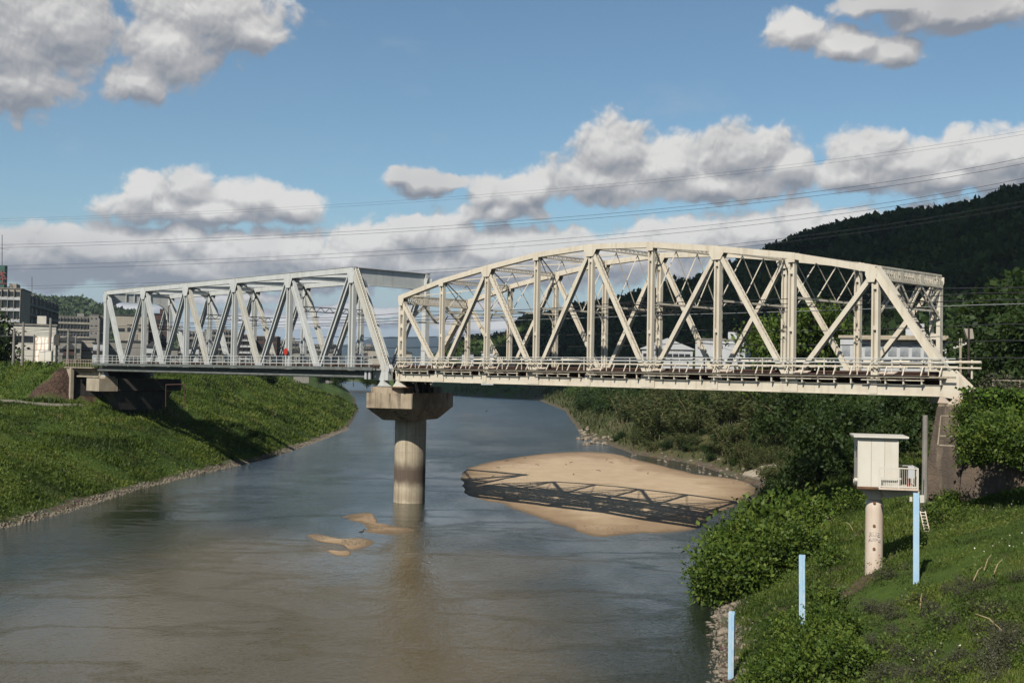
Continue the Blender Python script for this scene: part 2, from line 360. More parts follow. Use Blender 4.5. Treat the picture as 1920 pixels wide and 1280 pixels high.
def leaf_quads(base, direction, length, width, roll=None):
    """one folded four-cornered leaf per row"""
    n = len(base); d = direction/np.linalg.norm(direction, axis=1, keepdims=True)
    r = RNG.normal(size=(n, 3)); s = np.cross(d, r); s /= np.linalg.norm(s, axis=1, keepdims=True) + 1e-9
    l, w = np.asarray(length)[:, None], np.asarray(width)[:, None]; up = np.cross(s, d)
    v = np.stack([base, base + d*l*.45 + s*w*.5 + up*w*.12, base + d*l, base + d*l*.5 - s*w*.5 + up*w*.12], 1)
    return v.reshape(-1, 3), np.arange(4*n).reshape(n, 4)
def crown_arrays(blobs, n, lsize, rng=RNG, hollow=.45, droop=.0, clump=7.0):
    """leaf clumps spread through a set of ellipsoids (cx,cy,cz,rx,ry,rz)"""
    blobs = np.array(blobs, float); vol = blobs[:, 3]*blobs[:, 4]*blobs[:, 5]; pr = vol**.67; pr /= pr.sum()
    nt_ = max(4, int(n/clump)); bi = rng.choice(len(blobs), nt_, p=pr); b = blobs[bi]
    d = rng.normal(size=(nt_, 3)); d /= np.linalg.norm(d, axis=1, keepdims=True)
    rad = (hollow + (1-hollow)*rng.random(nt_)**.55)*(1 + .16*np.sin(d[:, 0]*7 + bi)*np.sin(d[:, 1]*6 + 2*bi) + .10*rng.normal(size=nt_))
    tip = b[:, :3] + d*b[:, 3:]*rad[:, None]
    shoot = rng.random(nt_) < .10; tip = np.where(shoot[:, None], b[:, :3] + (tip - b[:, :3])*(1.12 + .3*rng.random((nt_, 1))), tip)
    k = int(clump); idx = np.repeat(np.arange(nt_), k); m = len(idx)
    size = lsize*(.4 + 1.0*rng.random(m)**1.4); spread = lsize*1.3
    base = tip[idx] + rng.normal(size=(m, 3))*spread*np.array([1, 1, .7])
    dr = d[idx]*.8 + rng.normal(size=(m, 3))*.7; dr[:, 2] -= droop
    return leaf_quads(base, dr, size, size*(.45 + .3*rng.random(m)))

# ------------------------------------------------------------------ the bridge line
TH, X0, Y0, WID = .825, -11.58, 119.1, 9.14
U = Vector((math.cos(TH), -math.sin(TH), 0)); Nn = Vector((math.sin(TH), math.cos(TH), 0)); Z = Vector((0, 0, 1))
def B(t, s, z): return Vector((X0, Y0, 0)) + U*t + Nn*s + Z*z
PA, ZB, T9 = 6.77, 13.14, 60.0

# ------------------------------------------------------------------ terrain
LSH = [(-30, -80), (-38, 20), (-42, 60), (-43.8, 99.2), (-42.8, 110.7), (-43, 131.7), (-40.7, 157.9), (-38.1, 180), (-38, 229), (-38.8, 272), (-52.6, 397), (-79.7, 585), (-150, 1023), (-230, 1350), (-420, 1800)]
RSH = [(-14, -80), (1, 15), (6, 35), (9.9, 53.5), (13.1, 72), (13.6, 76), (16.5, 92), (20, 105), (24.5, 122), (29.5, 137), (32.4, 147), (32, 160), (29.8, 185), (22, 207), (16.5, 267), (20.7, 436), (14.5, 599), (-30.5, 669), (-80, 800), (-112, 1000), (-180, 1350), (-360, 1800)]
def segdist(x, y, poly):
    best = np.full(x.shape, 1e18)
    for (ax, ay), (bx, by) in zip(poly[:-1], poly[1:]):
        dx, dy = bx-ax, by-ay; t = np.clip(((x-ax)*dx + (y-ay)*dy)/(dx*dx+dy*dy), 0, 1)
        best = np.minimum(best, (x-ax-t*dx)**2 + (y-ay-t*dy)**2)
    return np.sqrt(best)
def inpoly(x, y, poly):
    ins = np.zeros(x.shape, bool)
    for i in range(len(poly)):
        ax, ay = poly[i]; bx, by = poly[(i+1) % len(poly)]
        if ay == by: continue
        ins ^= ((ay > y) != (by > y)) & (x < (bx-ax)*(y-ay)/(by-ay) + ax)
    return ins
RIVER = LSH + RSH[::-1]
PATH = [tuple(V(px, py, z=8.6)[:2]) for px, py in ((-400, 741), (-120, 746), (0, 750), (60, 753), (140, 752))]
EARTH = [tuple(V(px, py, Y=D)[:2]) for px, py, D in ((1500, 1140, 53), (1545, 1105, 55.5), (1620, 1060, 59.5), (1660, 1035, 62), (1705, 1012, 64.5))]
def land(x, y):
    """height of the ground, plus what lies on it"""
    dl, dr = segdist(x, y, LSH), segdist(x, y, RSH); ins = inpoly(x, y, RIVER)
    wob = fbm2(x, y, 9, 3, 3)
    left = dl < dr
    dL = np.maximum(dl + 1.6*wob, 0); dR = np.maximum(dr + 1.2*wob, 0)
    zl = np.interp(dL, [0, .8, 2.2, 4, 8, 14, 22, 32, 45, 100, 400, 9000], [0, .3, .7, 1.7, 3.7, 5.2, 6.8, 8.3, 8.8, 9, 9, 9])
    zr = np.interp(dR, [0, .8, 3, 8, 14, 19, 27, 45, 80, 400, 9000], [0, .35, 1.5, 3.8, 6.2, 7.9, 9.6, 11.0, 11.6, 11.8, 10])
    zl = zl + np.clip(dL/6, 0, 1)*np.clip(1.6 - dL/30, .25, 1)*(fbm2(x, y, 13, 5, 4)*2.6 + fbm2(x, y, 5, 6, 3)*1.5)
    zr = zr + np.clip(dR/6, 0, 1)*(fbm2(x, y, 12, 8, 4)*1.2 + fbm2(x, y, 3, 9, 3)*.4)
    zl = zl + 3.6*np.clip((y-195)/50, 0, 1)*np.clip((dL-14)/14, 0, 1)*np.clip((900-y)/300, 0, 1)*np.clip((90-dL)/30, 0, 1)
    z = np.where(left, zl, zr)
    t = (x-X0)*U.x + (y-Y0)*U.y; s = (x-X0)*Nn.x + (y-Y0)*Nn.y
    eL = np.hypot(np.maximum(np.abs(s-4.8) - 6.3, 0), np.maximum(t + 85.3, 0)*2.0)
    zE = 14.15 - np.maximum(0, eL)/1.1
    zE = np.where(t < 40, zE, -99)
    stone = np.where((zE > z) & (t > -85.5) & (eL > 0.2) & (s < 3), 1.0, 0.0)
    path_d = segdist(x, y, PATH)
    pth = np.clip(1.6 - np.abs(path_d)/1.6, 0, 1)*(1-np.clip(zE - z, 0, 1))
    z = np.maximum(z, zE)
    # railway terrace behind the right abutment and its retaining wall
    zT = np.where((t > 61.2) & (s > -.6), 13.2, -99)
    zT = np.where((t > 61.2) & (s > 11), 13.2 - (s-11)/6, zT)
    z = np.maximum(z, zT)
    shore = np.where(left, dL, dR*1.15)
    zin = -np.minimum(1.2, np.minimum(dl, dr)*.22)
    z = np.where(ins, zin, z); gravel = np.where(ins, 1.0, np.clip(1.2 - (shore + 1.6*fbm2(x, y, 4, 12, 3))/1.5, 0, 1))
    far = np.clip((np.hypot(x, y) - 1500)/3000, 0, 1); z = z*(1-far) + 9*far
    soil = np.clip(1.15 - (segdist(x, y, EARTH) + 2.0*fbm2(x, y, 1.8, 15, 4))/.75, 0, 1)
    stone = np.maximum(stone, 0); land.soil = soil
    return z, gravel, np.clip(pth*1.6, 0, 1), stone
na = 760
a = np.concatenate([np.linspace(-1.45, -.52, 90, endpoint=False), np.linspace(-.52, .52, na, endpoint=False), np.linspace(.52, 1.45, 90)])
r = np.concatenate([np.exp(np.linspace(math.log(18), math.log(420), 560, endpoint=False)), np.exp(np.linspace(math.log(420), math.log(11500), 120))])
AA, RR = np.meshgrid(a, r, indexing='ij'); gx, gy = RR*np.sin(AA), RR*np.cos(AA) - 8
gz, gg, gp, gs = land(gx, gy)
ni, nj = gx.shape; idx = np.arange(ni*nj).reshape(ni, nj)
fc = np.stack([idx[:-1, :-1], idx[1:, :-1], idx[1:, 1:], idx[:-1, 1:]], -1).reshape(-1, 4)
me = npmesh('ground', np.stack([gx, gy, gz], -1).reshape(-1, 3), fc, True)
at = me.color_attributes.new('cover', 'FLOAT_COLOR', 'POINT')
at.data.foreach_set('color', np.stack([gg, gp, gs, land.soil], -1).astype(np.float32).ravel())
def ground_mat():
    m, t = newmat('ground_cover'); b = NB(t); pos = b.n('ShaderNodeNewGeometry').outputs['Position']
    cv = b.n('ShaderNodeVertexColor'); cv.layer_name = 'cover'; sx = b.n('ShaderNodeSeparateColor'); b.l(cv.outputs[0], sx.inputs[0])
    col = b.mix(b.ss(b.noise(pos, .12, 6, .65), .35, .65), (.040, .075, .012), (.070, .110, .018))
    col = b.mix(b.math('MULTIPLY', b.ss(b.noise(pos, .7, 6, .7), .5, .75), .7), col, (.022, .045, .010))
    col = b.mix(b.math('MULTIPLY', b.ss(b.noise(pos, .25, 5, .6), .62, .75), .55), col, (.13, .105, .045))
    sp_ = b.n('ShaderNodeSeparateXYZ'); b.l(pos, sp_.inputs[0])
    fr_ = b.math('MULTIPLY', b.ss(sp_.outputs[1], 96, 122), b.ss(sp_.outputs[0], 4, 12))
    col = b.mix(b.math('MULTIPLY', fr_, .85), col, b.mix(b.ss(b.noise(pos, .5, 6, .7), .35, .65), (.045, .052, .018), (.115, .090, .052)))
    gr = b.mix(b.ss(b.noise(pos, 2.5, 5, .75), .35, .65), (.085, .068, .048), (.20, .165, .12))
    vo = b.n('ShaderNodeTexVoronoi'); vo.inputs['Scale'].default_value = 2.2; b.l(pos, vo.inputs['Vector'])
    gr = b.mix(.45, gr, vo.outputs['Color'], 'MULTIPLY')
    col = b.mix(sx.outputs[0], col, gr)
    col = b.mix(sx.outputs[1], col, b.mix(b.ss(b.noise(pos, .8, 5, .7), .3, .7), (.25, .225, .185), (.18, .16, .13)))
    col = b.mix(cv.outputs['Alpha'], col, b.mix(b.ss(b.noise(pos, 1.5, 6, .7), .3, .7), (.13, .092, .060), (.075, .055, .036)))
    st = b.n('ShaderNodeTexVoronoi', feature='DISTANCE_TO_EDGE'); st.inputs['Scale'].default_value = 1.6; b.l(pos, st.inputs['Vector'])
    sc = b.mix(b.ss(st.outputs['Distance'], 0, .12), (.03, .02, .015), b.mix(b.ss(b.noise(pos, .6, 5), .3, .7), (.10, .062, .044), (.06, .038, .028)))
    col = b.mix(sx.outputs[2], col, sc)
    p = b.n('ShaderNodeBsdfPrincipled'); b.l(b.mix(1.0, col, (0.66, 0.66, 0.66), 'MULTIPLY'), p.inputs['Base Color']); p.inputs['Roughness'].default_value = .95; p.inputs['Specular IOR Level'].default_value = .15
    bu = b.n('ShaderNodeBump'); bu.inputs['Strength'].default_value = .8; bu.inputs['Distance'].default_value = .35
    b.l(b.noise(pos, 1.6, 8, .7), bu.inputs['Height']); b.l(bu.outputs[0], p.inputs['Normal'])
    o = b.n('ShaderNodeOutputMaterial'); b.l(p.outputs[0], o.inputs[0]); return m
tag(link_mesh('ground', me, ground_mat()), kind='structure')

# ------------------------------------------------------------------ water
def water_mat():
    m, t = newmat('river_water'); b = NB(t); pos = b.n('ShaderNodeNewGeometry').outputs['Position']
    sy = b.n('ShaderNodeSeparateXYZ'); b.l(pos, sy.inputs[0])
    wob = b.math('SUBTRACT', b.noise(pos, .05, 4, .55), .5)
    shal = b.ss(b.math('ADD', sy.outputs[1], b.math('MULTIPLY', wob, 50)), 112, 84)                # the bed rises towards the viewer: shallow and brown
    shal = b.math('MULTIPLY', shal, b.ss(b.math('ADD', sy.outputs[0], b.math('MULTIPLY', wob, 18)), -34, -22))
    shal = b.math('MULTIPLY', shal, b.ss(b.math('ADD', sy.outputs[0], b.math('MULTIPLY', wob, 22)), 9, -2))
    col = b.mix(shal, (.009, .013, .009), (.062, .046, .021))
    p = b.n('ShaderNodeBsdfPrincipled'); b.l(col, p.inputs['Base Color']); p.inputs['IOR'].default_value = 1.33
    p.inputs['Specular IOR Level'].default_value = .5
    calm = b.ss(b.noise(pos, .04, 4, .55, (1.3, .5, 1)), .40, .60)
    far = b.ss(sy.outputs[1], 120, 420)
    b.l(b.math('ADD', b.math('MULTIPLY', far, .20), .045), p.inputs['Roughness'])
    ln = b.math('ABSOLUTE', b.math('SUBTRACT', b.noise(pos, .045, 5, .6, (.7, 1.5, 1)), .5)); lines = b.ss(ln, .035, .0)
    h1 = b.noise(pos, 1.05, 4, .6, (1.0, .5, 1)); h2 = b.noise(pos, .20, 3, .5, (1, .6, 1)); h3 = b.noise(pos, 3.2, 3, .7, (1, .55, 1))
    h = b.math('ADD', b.math('ADD', b.math('MULTIPLY', h1, .35), b.math('MULTIPLY', h2, .55)), b.math('MULTIPLY', h3, .30))
    bu = b.n('ShaderNodeBump'); b.l(b.math('ADD', b.math('ADD', b.math('ADD', b.math('MULTIPLY', calm, .34), .16), b.math('MULTIPLY', lines, .26)), b.math('MULTIPLY', far, .45)), bu.inputs['Strength']); bu.inputs['Distance'].default_value = .62
    b.l(h, bu.inputs['Height']); b.l(bu.outputs[0], p.inputs['Normal'])
    o = b.n('ShaderNodeOutputMaterial'); b.l(p.outputs[0], o.inputs[0]); return m
WATER = water_mat()
wb = MB(); wb.add([(-700, -60, 0), (500, -60, 0), (500, 1900, 0), (-700, 1900, 0)], [(0, 1, 2, 3)])
tag(wb.build('river', WATER), kind='structure')

# ------------------------------------------------------------------ sand bars
def sand_mat():
    m, t = newmat('river_sand'); b = NB(t); pos = b.n('ShaderNodeNewGeometry').outputs['Position']
    sz = b.n('ShaderNodeSeparateXYZ'); b.l(pos, sz.inputs[0])
    col = b.mix(b.ss(b.noise(pos, .35, 6, .65), .3, .7), (.50, .38, .255), (.43, .32, .205))
    col = b.mix(b.math('MULTIPLY', b.ss(b.noise(pos, 3.0, 6, .75), .58, .72), .4), col, (.22, .16, .10))
    col = b.mix(b.math('MULTIPLY', b.ss(b.noise(pos, .11, 5, .65, (.6, 1.6, 1)), .52, .7), .45), col, (.30, .215, .135))
    wetz = b.math('ADD', sz.outputs[2], b.math('MULTIPLY', b.noise(pos, .3, 4, .6), .22))
    col = b.mix(b.ss(wetz, .36, .15), col, (.29, .20, .12))
    p = b.n('ShaderNodeBsdfPrincipled'); col = b.mix(b.ss(b.math('ADD', sz.outputs[2], b.math('MULTIPLY', b.math('SUBTRACT', b.noise(pos, 1.2, 4, .6), .5), .06)), .055, .005), col, (.15, .105, .062))
    b.l(b.mix(1.0, col, (0.66, 0.66, 0.66), 'MULTIPLY'), p.inputs['Base Color']); p.inputs['Roughness'].default_value = .9; p.inputs['Specular IOR Level'].default_value = .25
    bu = b.n('ShaderNodeBump'); bu.inputs['Strength'].default_value = .5; bu.inputs['Distance'].default_value = .08
    b.l(b.noise(pos, 1.8, 8, .7), bu.inputs['Height']); b.l(bu.outputs[0], p.inputs['Normal'])
    o = b.n('ShaderNodeOutputMaterial'); b.l(p.outputs[0], o.inputs[0]); return m
SAND = sand_mat()
def bar(name, poly, top, seed, jitter=.5):
    pts = []
    for i in range(len(poly)):                           # closed Catmull-Rom through the outline
        p0, p1, p2, p3 = (np.array(poly[(i+k) % len(poly)], float) for k in (-1, 0, 1, 2))
        for f in np.linspace(0, 1, 9)[:-1]:
            pts.append(.5*(2*p1 + (p2-p0)*f + (2*p0-5*p1+4*p2-p3)*f*f + (3*p1-p0-3*p2+p3)*f**3))
    pts = np.array(pts); cen = pts.mean(0); n = len(pts)
    pts = pts + fbm2(pts[:, 0]*3, pts[:, 1], 7, seed, 3)[:, None]*jitter*2
    fr = [1.06, 1.0, .965, .92, .86, .78, .66, .5, .34, .17, .04]; zz = [-.25, -.01, .06, .13, .22, .32, .5, .7, .85, .95, 1.]
    vs = []
    for f, zf in zip(fr, zz):
        q = cen + (pts-cen)*f; h = zf*top if zf > 0 else zf
        vs.append(np.column_stack([q, np.full(n, h) + (fbm2(q[:, 0], q[:, 1], 5, seed+1, 4)*.28*min(1, max(0, zf)*2.5) if zf > 0 else 0)]))
    vs = np.concatenate(vs); k = np.arange(n); k2 = (k+1) % n
    fs = np.concatenate([np.stack([i*n+k, i*n+k2, (i+1)*n+k2, (i+1)*n+k], -1) for i in range(len(fr)-1)])
    m_ = len(vs); c_ = vs[-n:].mean(0); vs = np.concatenate([vs, c_[None]]); last = (len(fr)-1)*n
    fs = np.concatenate([fs, np.stack([last+k, last+k2, np.full(n, m_), np.full(n, m_)], -1)[:0]]); tri = np.stack([last+k, last+k2, np.full(n, m_)], -1)
    me = bpy.data.meshes.new(name); me.from_pydata(vs.tolist(), [], fs.tolist() + tri.tolist()); me.polygons.foreach_set('use_smooth', [True]*len(me.polygons)); me.update()
    tag(link_mesh(name, me, SAND), kind='structure'); return pts
big = [tuple(V(px, py, z=.05)[:2]) for px, py in ((861, 912), (868, 888), (890, 872), (960, 857), (1050, 847), (1135, 847), (1200, 862), (1290, 884), (1380, 898), (1415, 910), (1400, 934), (1345, 965), (1310, 990), (1240, 998), (1190, 1000), (1110, 1006), (1060, 990), (1000, 966), (940, 944), (885, 930))]
BARPTS = bar('sandbar', big, .42, 21, .9)
bar('sand_spit', [tuple(V(px, py, z=.02)[:2]) for px, py in ((640, 970), (665, 962), (692, 961), (700, 970), (716, 981), (760, 986), (785, 999), (740, 1002), (690, 998), (665, 984))], .10, 31, .38)
bar('sand_spit', [tuple(V(px, py, z=.02)[:2]) for px, py in ((577, 1003), (600, 1000), (625, 1010), (670, 1008), (700, 1015), (690, 1023), (660, 1030), (640, 1021), (605, 1015))], .08, 33, .3)
bar('sand_spit', [tuple(V(px, py, z=.02)[:2]) for px, py in ((612, 1031), (635, 1034), (657, 1033), (655, 1041), (630, 1040))], .06, 35, .2)

# ------------------------------------------------------------------ hills
def hill(name, ridge, D, depth, mat, foot=9.0, seed=1, front=.45, bumps=6.0, kind='structure'):
    """ridge line seen as (px,py) raised at distance D, falling to the plain in front and behind"""
    pxs = np.linspace(ridge[0][0], ridge[-1][0], 200); pys = np.interp(pxs, [p[0] for p in ridge], [p[1] for p in ridge])
    tops = [V(px, py, Y=D(px) if callable(D) else D) for px, py in zip(pxs, pys)]
    fr = np.concatenate([np.linspace(0, 1, 44), np.linspace(1.05, 1.6, 8)]); vs = []
    for tpt in tops:
        L_ = math.hypot(tpt.x, tpt.y); dx, dy = tpt.x/L_, tpt.y/L_; d0 = L_*(front(960 + F*tpt.x/tpt.y) if callable(front) else front)
        rr = d0 + (L_-d0)*fr; prof = np.where(fr <= 1, np.sin(np.clip(fr, 0, 1)*math.pi/2)**1.25, 1 - ((fr-1)/.6)**1.5)
        zz = foot + (tpt.z-foot)*np.clip(prof, 0, 1)
        vs.append(np.column_stack([dx*rr, dy*rr, zz]))
    vs = np.array(vs); k = fr.copy(); amp = np.clip(np.minimum(k, 1.15-k)*3, 0, 1)
    amp = np.where(np.abs(fr-1) < .08, 0.12, amp)
    vs[:, :, 2] += fbm2(vs[:, :, 0], vs[:, :, 1], bumps*14, seed, 3)*bumps*3*amp[None, :]
    ni, nj = vs.shape[:2]; ix = np.arange(ni*nj).reshape(ni, nj)
    f = np.stack([ix[:-1, :-1], ix[1:, :-1], ix[1:, 1:], ix[:-1, 1:]], -1).reshape(-1, 4)
    me = npmesh(name, vs.reshape(-1, 3), f, True); return tag(link_mesh(name, me, mat), kind=kind), vs
HILLM = pmat('wooded_ground', (.020, .030, .010), (.012, .020, .008), .02, 1.0, spec=.1)
FOREST = leafmat('forest_leaves', [(.013, .028, .006), (.028, .053, .010), (.042, .074, .013), (.075, .11, .022)], .012, trans=.25, rv=.3)
FARFOREST = leafmat('far_forest_leaves', [(.035, .055, .022), (.055, .085, .03), (.085, .115, .04)], .008, trans=.2)
RIDGE = [(820, 668), (845, 650), (870, 633), (900, 625), (925, 629), (948, 621), (966, 608), (975, 596), (994, 587), (1020, 580), (1048, 573), (1088, 564), (1130, 560), (1180, 552), (1231, 541), (1304, 521), (1334, 510), (1394, 488), (1452, 467), (1500, 453), (1545, 437), (1620, 414), (1730, 390), (1800, 374), (1870, 353), (1920, 344), (2060, 318), (2250, 300), (2500, 320)]
hD = lambda px: float(np.interp(px, [800, 950, 1100, 1500, 1920, 2500], [1150, 1050, 980, 860, 720, 650]))
_, hv = hill('hill', [(x, y + 18 + max(0, x-1300)*.045) for x, y in RIDGE], hD, 0, HILLM, 10, 41, lambda px: float(np.interp(px, [1020, 1250], [.78, .46])), 5.0)
LRIDGE = [(-500, 560), (-200, 535), (0, 540), (35, 546), (62, 556), (103, 561), (129, 559), (144, 557), (161, 563), (178, 571), (199, 575), (221, 580), (247, 585), (290, 600), (340, 626), (380, 655), (420, 672)]
_, lv = hill('hill', [(x, y + 10) for x, y in LRIDGE], 1900, 0, pmat('far_wooded_ground', (.05, .075, .03), (.04, .06, .025), .01, 1.0, spec=.1), 9, 43, .62, 3.0)
MRIDGE = [(560, 668), (620, 655), (660, 645), (676, 642), (700, 635), (731, 631.5), (782, 632), (798, 635), (810, 633), (830, 635.5), (900, 641), (1000, 650), (1100, 668)]
hill('mountain', MRIDGE, 9500, 0, pmat('distant_mountain', (.030, .050, .045), (.025, .04, .036), .001, 1.0, spec=.05), 9, 45, .72, 20.0)
def forest(name, vs, n, size, mat, leaves, lsz, lo=.15, seed=5, hi=45):
    g = np.random.default_rng(seed); ni, nj = vs.shape[:2]
    i = g.random(n)*(ni-1.01); j = (lo + (1-lo)*g.random(n)**.75)*(hi-1.01)
    i0, j0 = i.astype(int), j.astype(int); fi, fj = (i-i0)[:, None], (j-j0)[:, None]
    c = vs[i0, j0]*(1-fi)*(1-fj) + vs[i0+1, j0]*fi*(1-fj) + vs[i0, j0+1]*(1-fi)*fj + vs[i0+1, j0+1]*fi*fj
    rad = size*(.4 + 1.3*g.random(n)**1.7); k = np.repeat(np.arange(n), leaves); m = len(k)
    d = g.normal(size=(m, 3)); d[:, 2] = np.abs(d[:, 2])*1.1 + .05; d[:, 1] -= .35; d /= np.linalg.norm(d, axis=1, keepdims=True)
    base = c[k] + d*rad[k][:, None]*(.75 + .3*g.random((m, 1)))*np.array([1, 1, .85])
    dr = d*.5 + g.normal(size=(m, 3))*.75
    ls = lsz*(.6 + .8*g.random(m))*rad[k]/size
    v, f = leaf_quads(base, dr, ls, ls*.8); me = npmesh(name, v, f)
    return tag(link_mesh(name, me, mat), 'dense dark green forest covering the steep hill behind the bridge' if lsz < 4 else 'hazy green woodland on the low hill behind the apartments', 'forest', kind='stuff')
forest('hillside_forest', hv, 7500, 4.6, FOREST, 46, 2.2, .05, 5)
forest('hillside_forest', lv, 7000, 5.0, FARFOREST, 16, 4.2, .05, 6)

# ------------------------------------------------------------------ cloud overhead: the one that shades the hill and the far bank
def cloud_over(name, ctr, sz, n, seed):
    import bmesh
    g = random.Random(seed); bm = bmesh.new()
    for k in range(n):
        a_, q = g.random()*2*math.pi, math.sqrt(g.random())
        c = Vector((math.cos(a_)*q*sz[0], math.sin(a_)*q*sz[1], g.uniform(-.1, .5)*sz[2])); rr = g.uniform(.24, .42)*min(sz[0], sz[1])
        bmesh.ops.create_icosphere(bm, subdivisions=3, radius=1, matrix=Matrix.Translation(c) @ Matrix.Diagonal((rr, rr, rr*.5, 1)))
    me = bpy.data.meshes.new(name); bm.to_mesh(me); bm.free()
    v = np.empty(len(me.vertices)*3); me.vertices.foreach_get('co', v); v = v.reshape(-1, 3)
    v[:, 2] = np.where(v[:, 2] < -.1*sz[2], -.1*sz[2] + (v[:, 2] + .1*sz[2])*.25, v[:, 2])
    v += (np.stack([fbm2(v[:, 0]+v[:, 2], v[:, 1], 90, 71, 4), fbm2(v[:, 1], v[:, 0]+v[:, 2], 90, 72, 4), fbm2(v[:, 0]-v[:, 2], v[:, 1], 80, 73, 4)], -1))*70
    me.vertices.foreach_set('co', v.ravel())
    for p in me.polygons: p.use_smooth = True
    m, t = newmat('cloud_droplets'); b = NB(t); d = b.n('ShaderNodeBsdfDiffuse'); d.inputs[0].default_value = (.93, .93, .93, 1)
    tr = b.n('ShaderNodeBsdfTranslucent'); tr.inputs[0].default_value = (.9, .9, .9, 1); mx = b.n('ShaderNodeMixShader'); mx.inputs[0].default_value = .45
    b.l(d.outputs[0], mx.inputs[1]); b.l(tr.outputs[0], mx.inputs[2]); o = b.n('ShaderNodeOutputMaterial'); b.l(mx.outputs[0], o.inputs[0])
    o = link_mesh(name, me, m, loc=ctr); return tag(o, kind='stuff')
def over(x, y, h=900): return Vector((x, y, 0)) + Vector((SUN.x/SUN.z*h, SUN.y/SUN.z*h, h))
cloud_over('cloud', over(600, 930), (680, 430, 200), 30, 3)

# ------------------------------------------------------------------ cream curved-chord truss bridge
def ibeam(mb, p, q, w, d, side, tf=.05, tw=.05):
    """I section: two flanges d apart (across 'side'), web between"""
    p, q = Vector(p), Vector(q); t = (q-p).normalized(); sd = (side - t*side.dot(t)).normalized(); dp = t.cross(sd)
    mb.beam(p, q, w, tf, side, 0, d/2); mb.beam(p, q, w, tf, side, 0, -d/2); mb.beam(p, q, tw, d - 2.2*tf, side); return mb
def laced(mb, p, q, w, d, side, pitch=.5, tp=.05):
    """two plates w apart (facing 'side'), d deep, laced on both edges"""
    p, q = Vector(p), Vector(q); t = (q-p).normalized(); sd = (side - t*side.dot(t)).normalized(); dp = t.cross(sd); n = max(4, int((q-p).length/pitch))
    mb.beam(p, q, tp, d, side, w/2); mb.beam(p, q, tp, d, side, -w/2)
    for e in (-1, 1):
        o = dp*(d/2-.03)*e; a = sd*(w/2-.03)
        mb.zigzag(p+o-a, q+o-a, p+o+a, q+o+a, n, .06, .02, dp.cross(t))
    return mb
HT = [8.85, 10.25, 11.2, 12.0, 12.3, 12.0, 11.2, 10.25, 8.85]
cb_ = empty('truss_bridge', B(4.5*PA - 3, WID/2, ZB), 'cream riveted truss bridge with arched top chord between the pier and the stone abutment', 'bridge')
CH = .47                                                 # chord depth
def topz(k): return ZB + HT[k] - CH/2
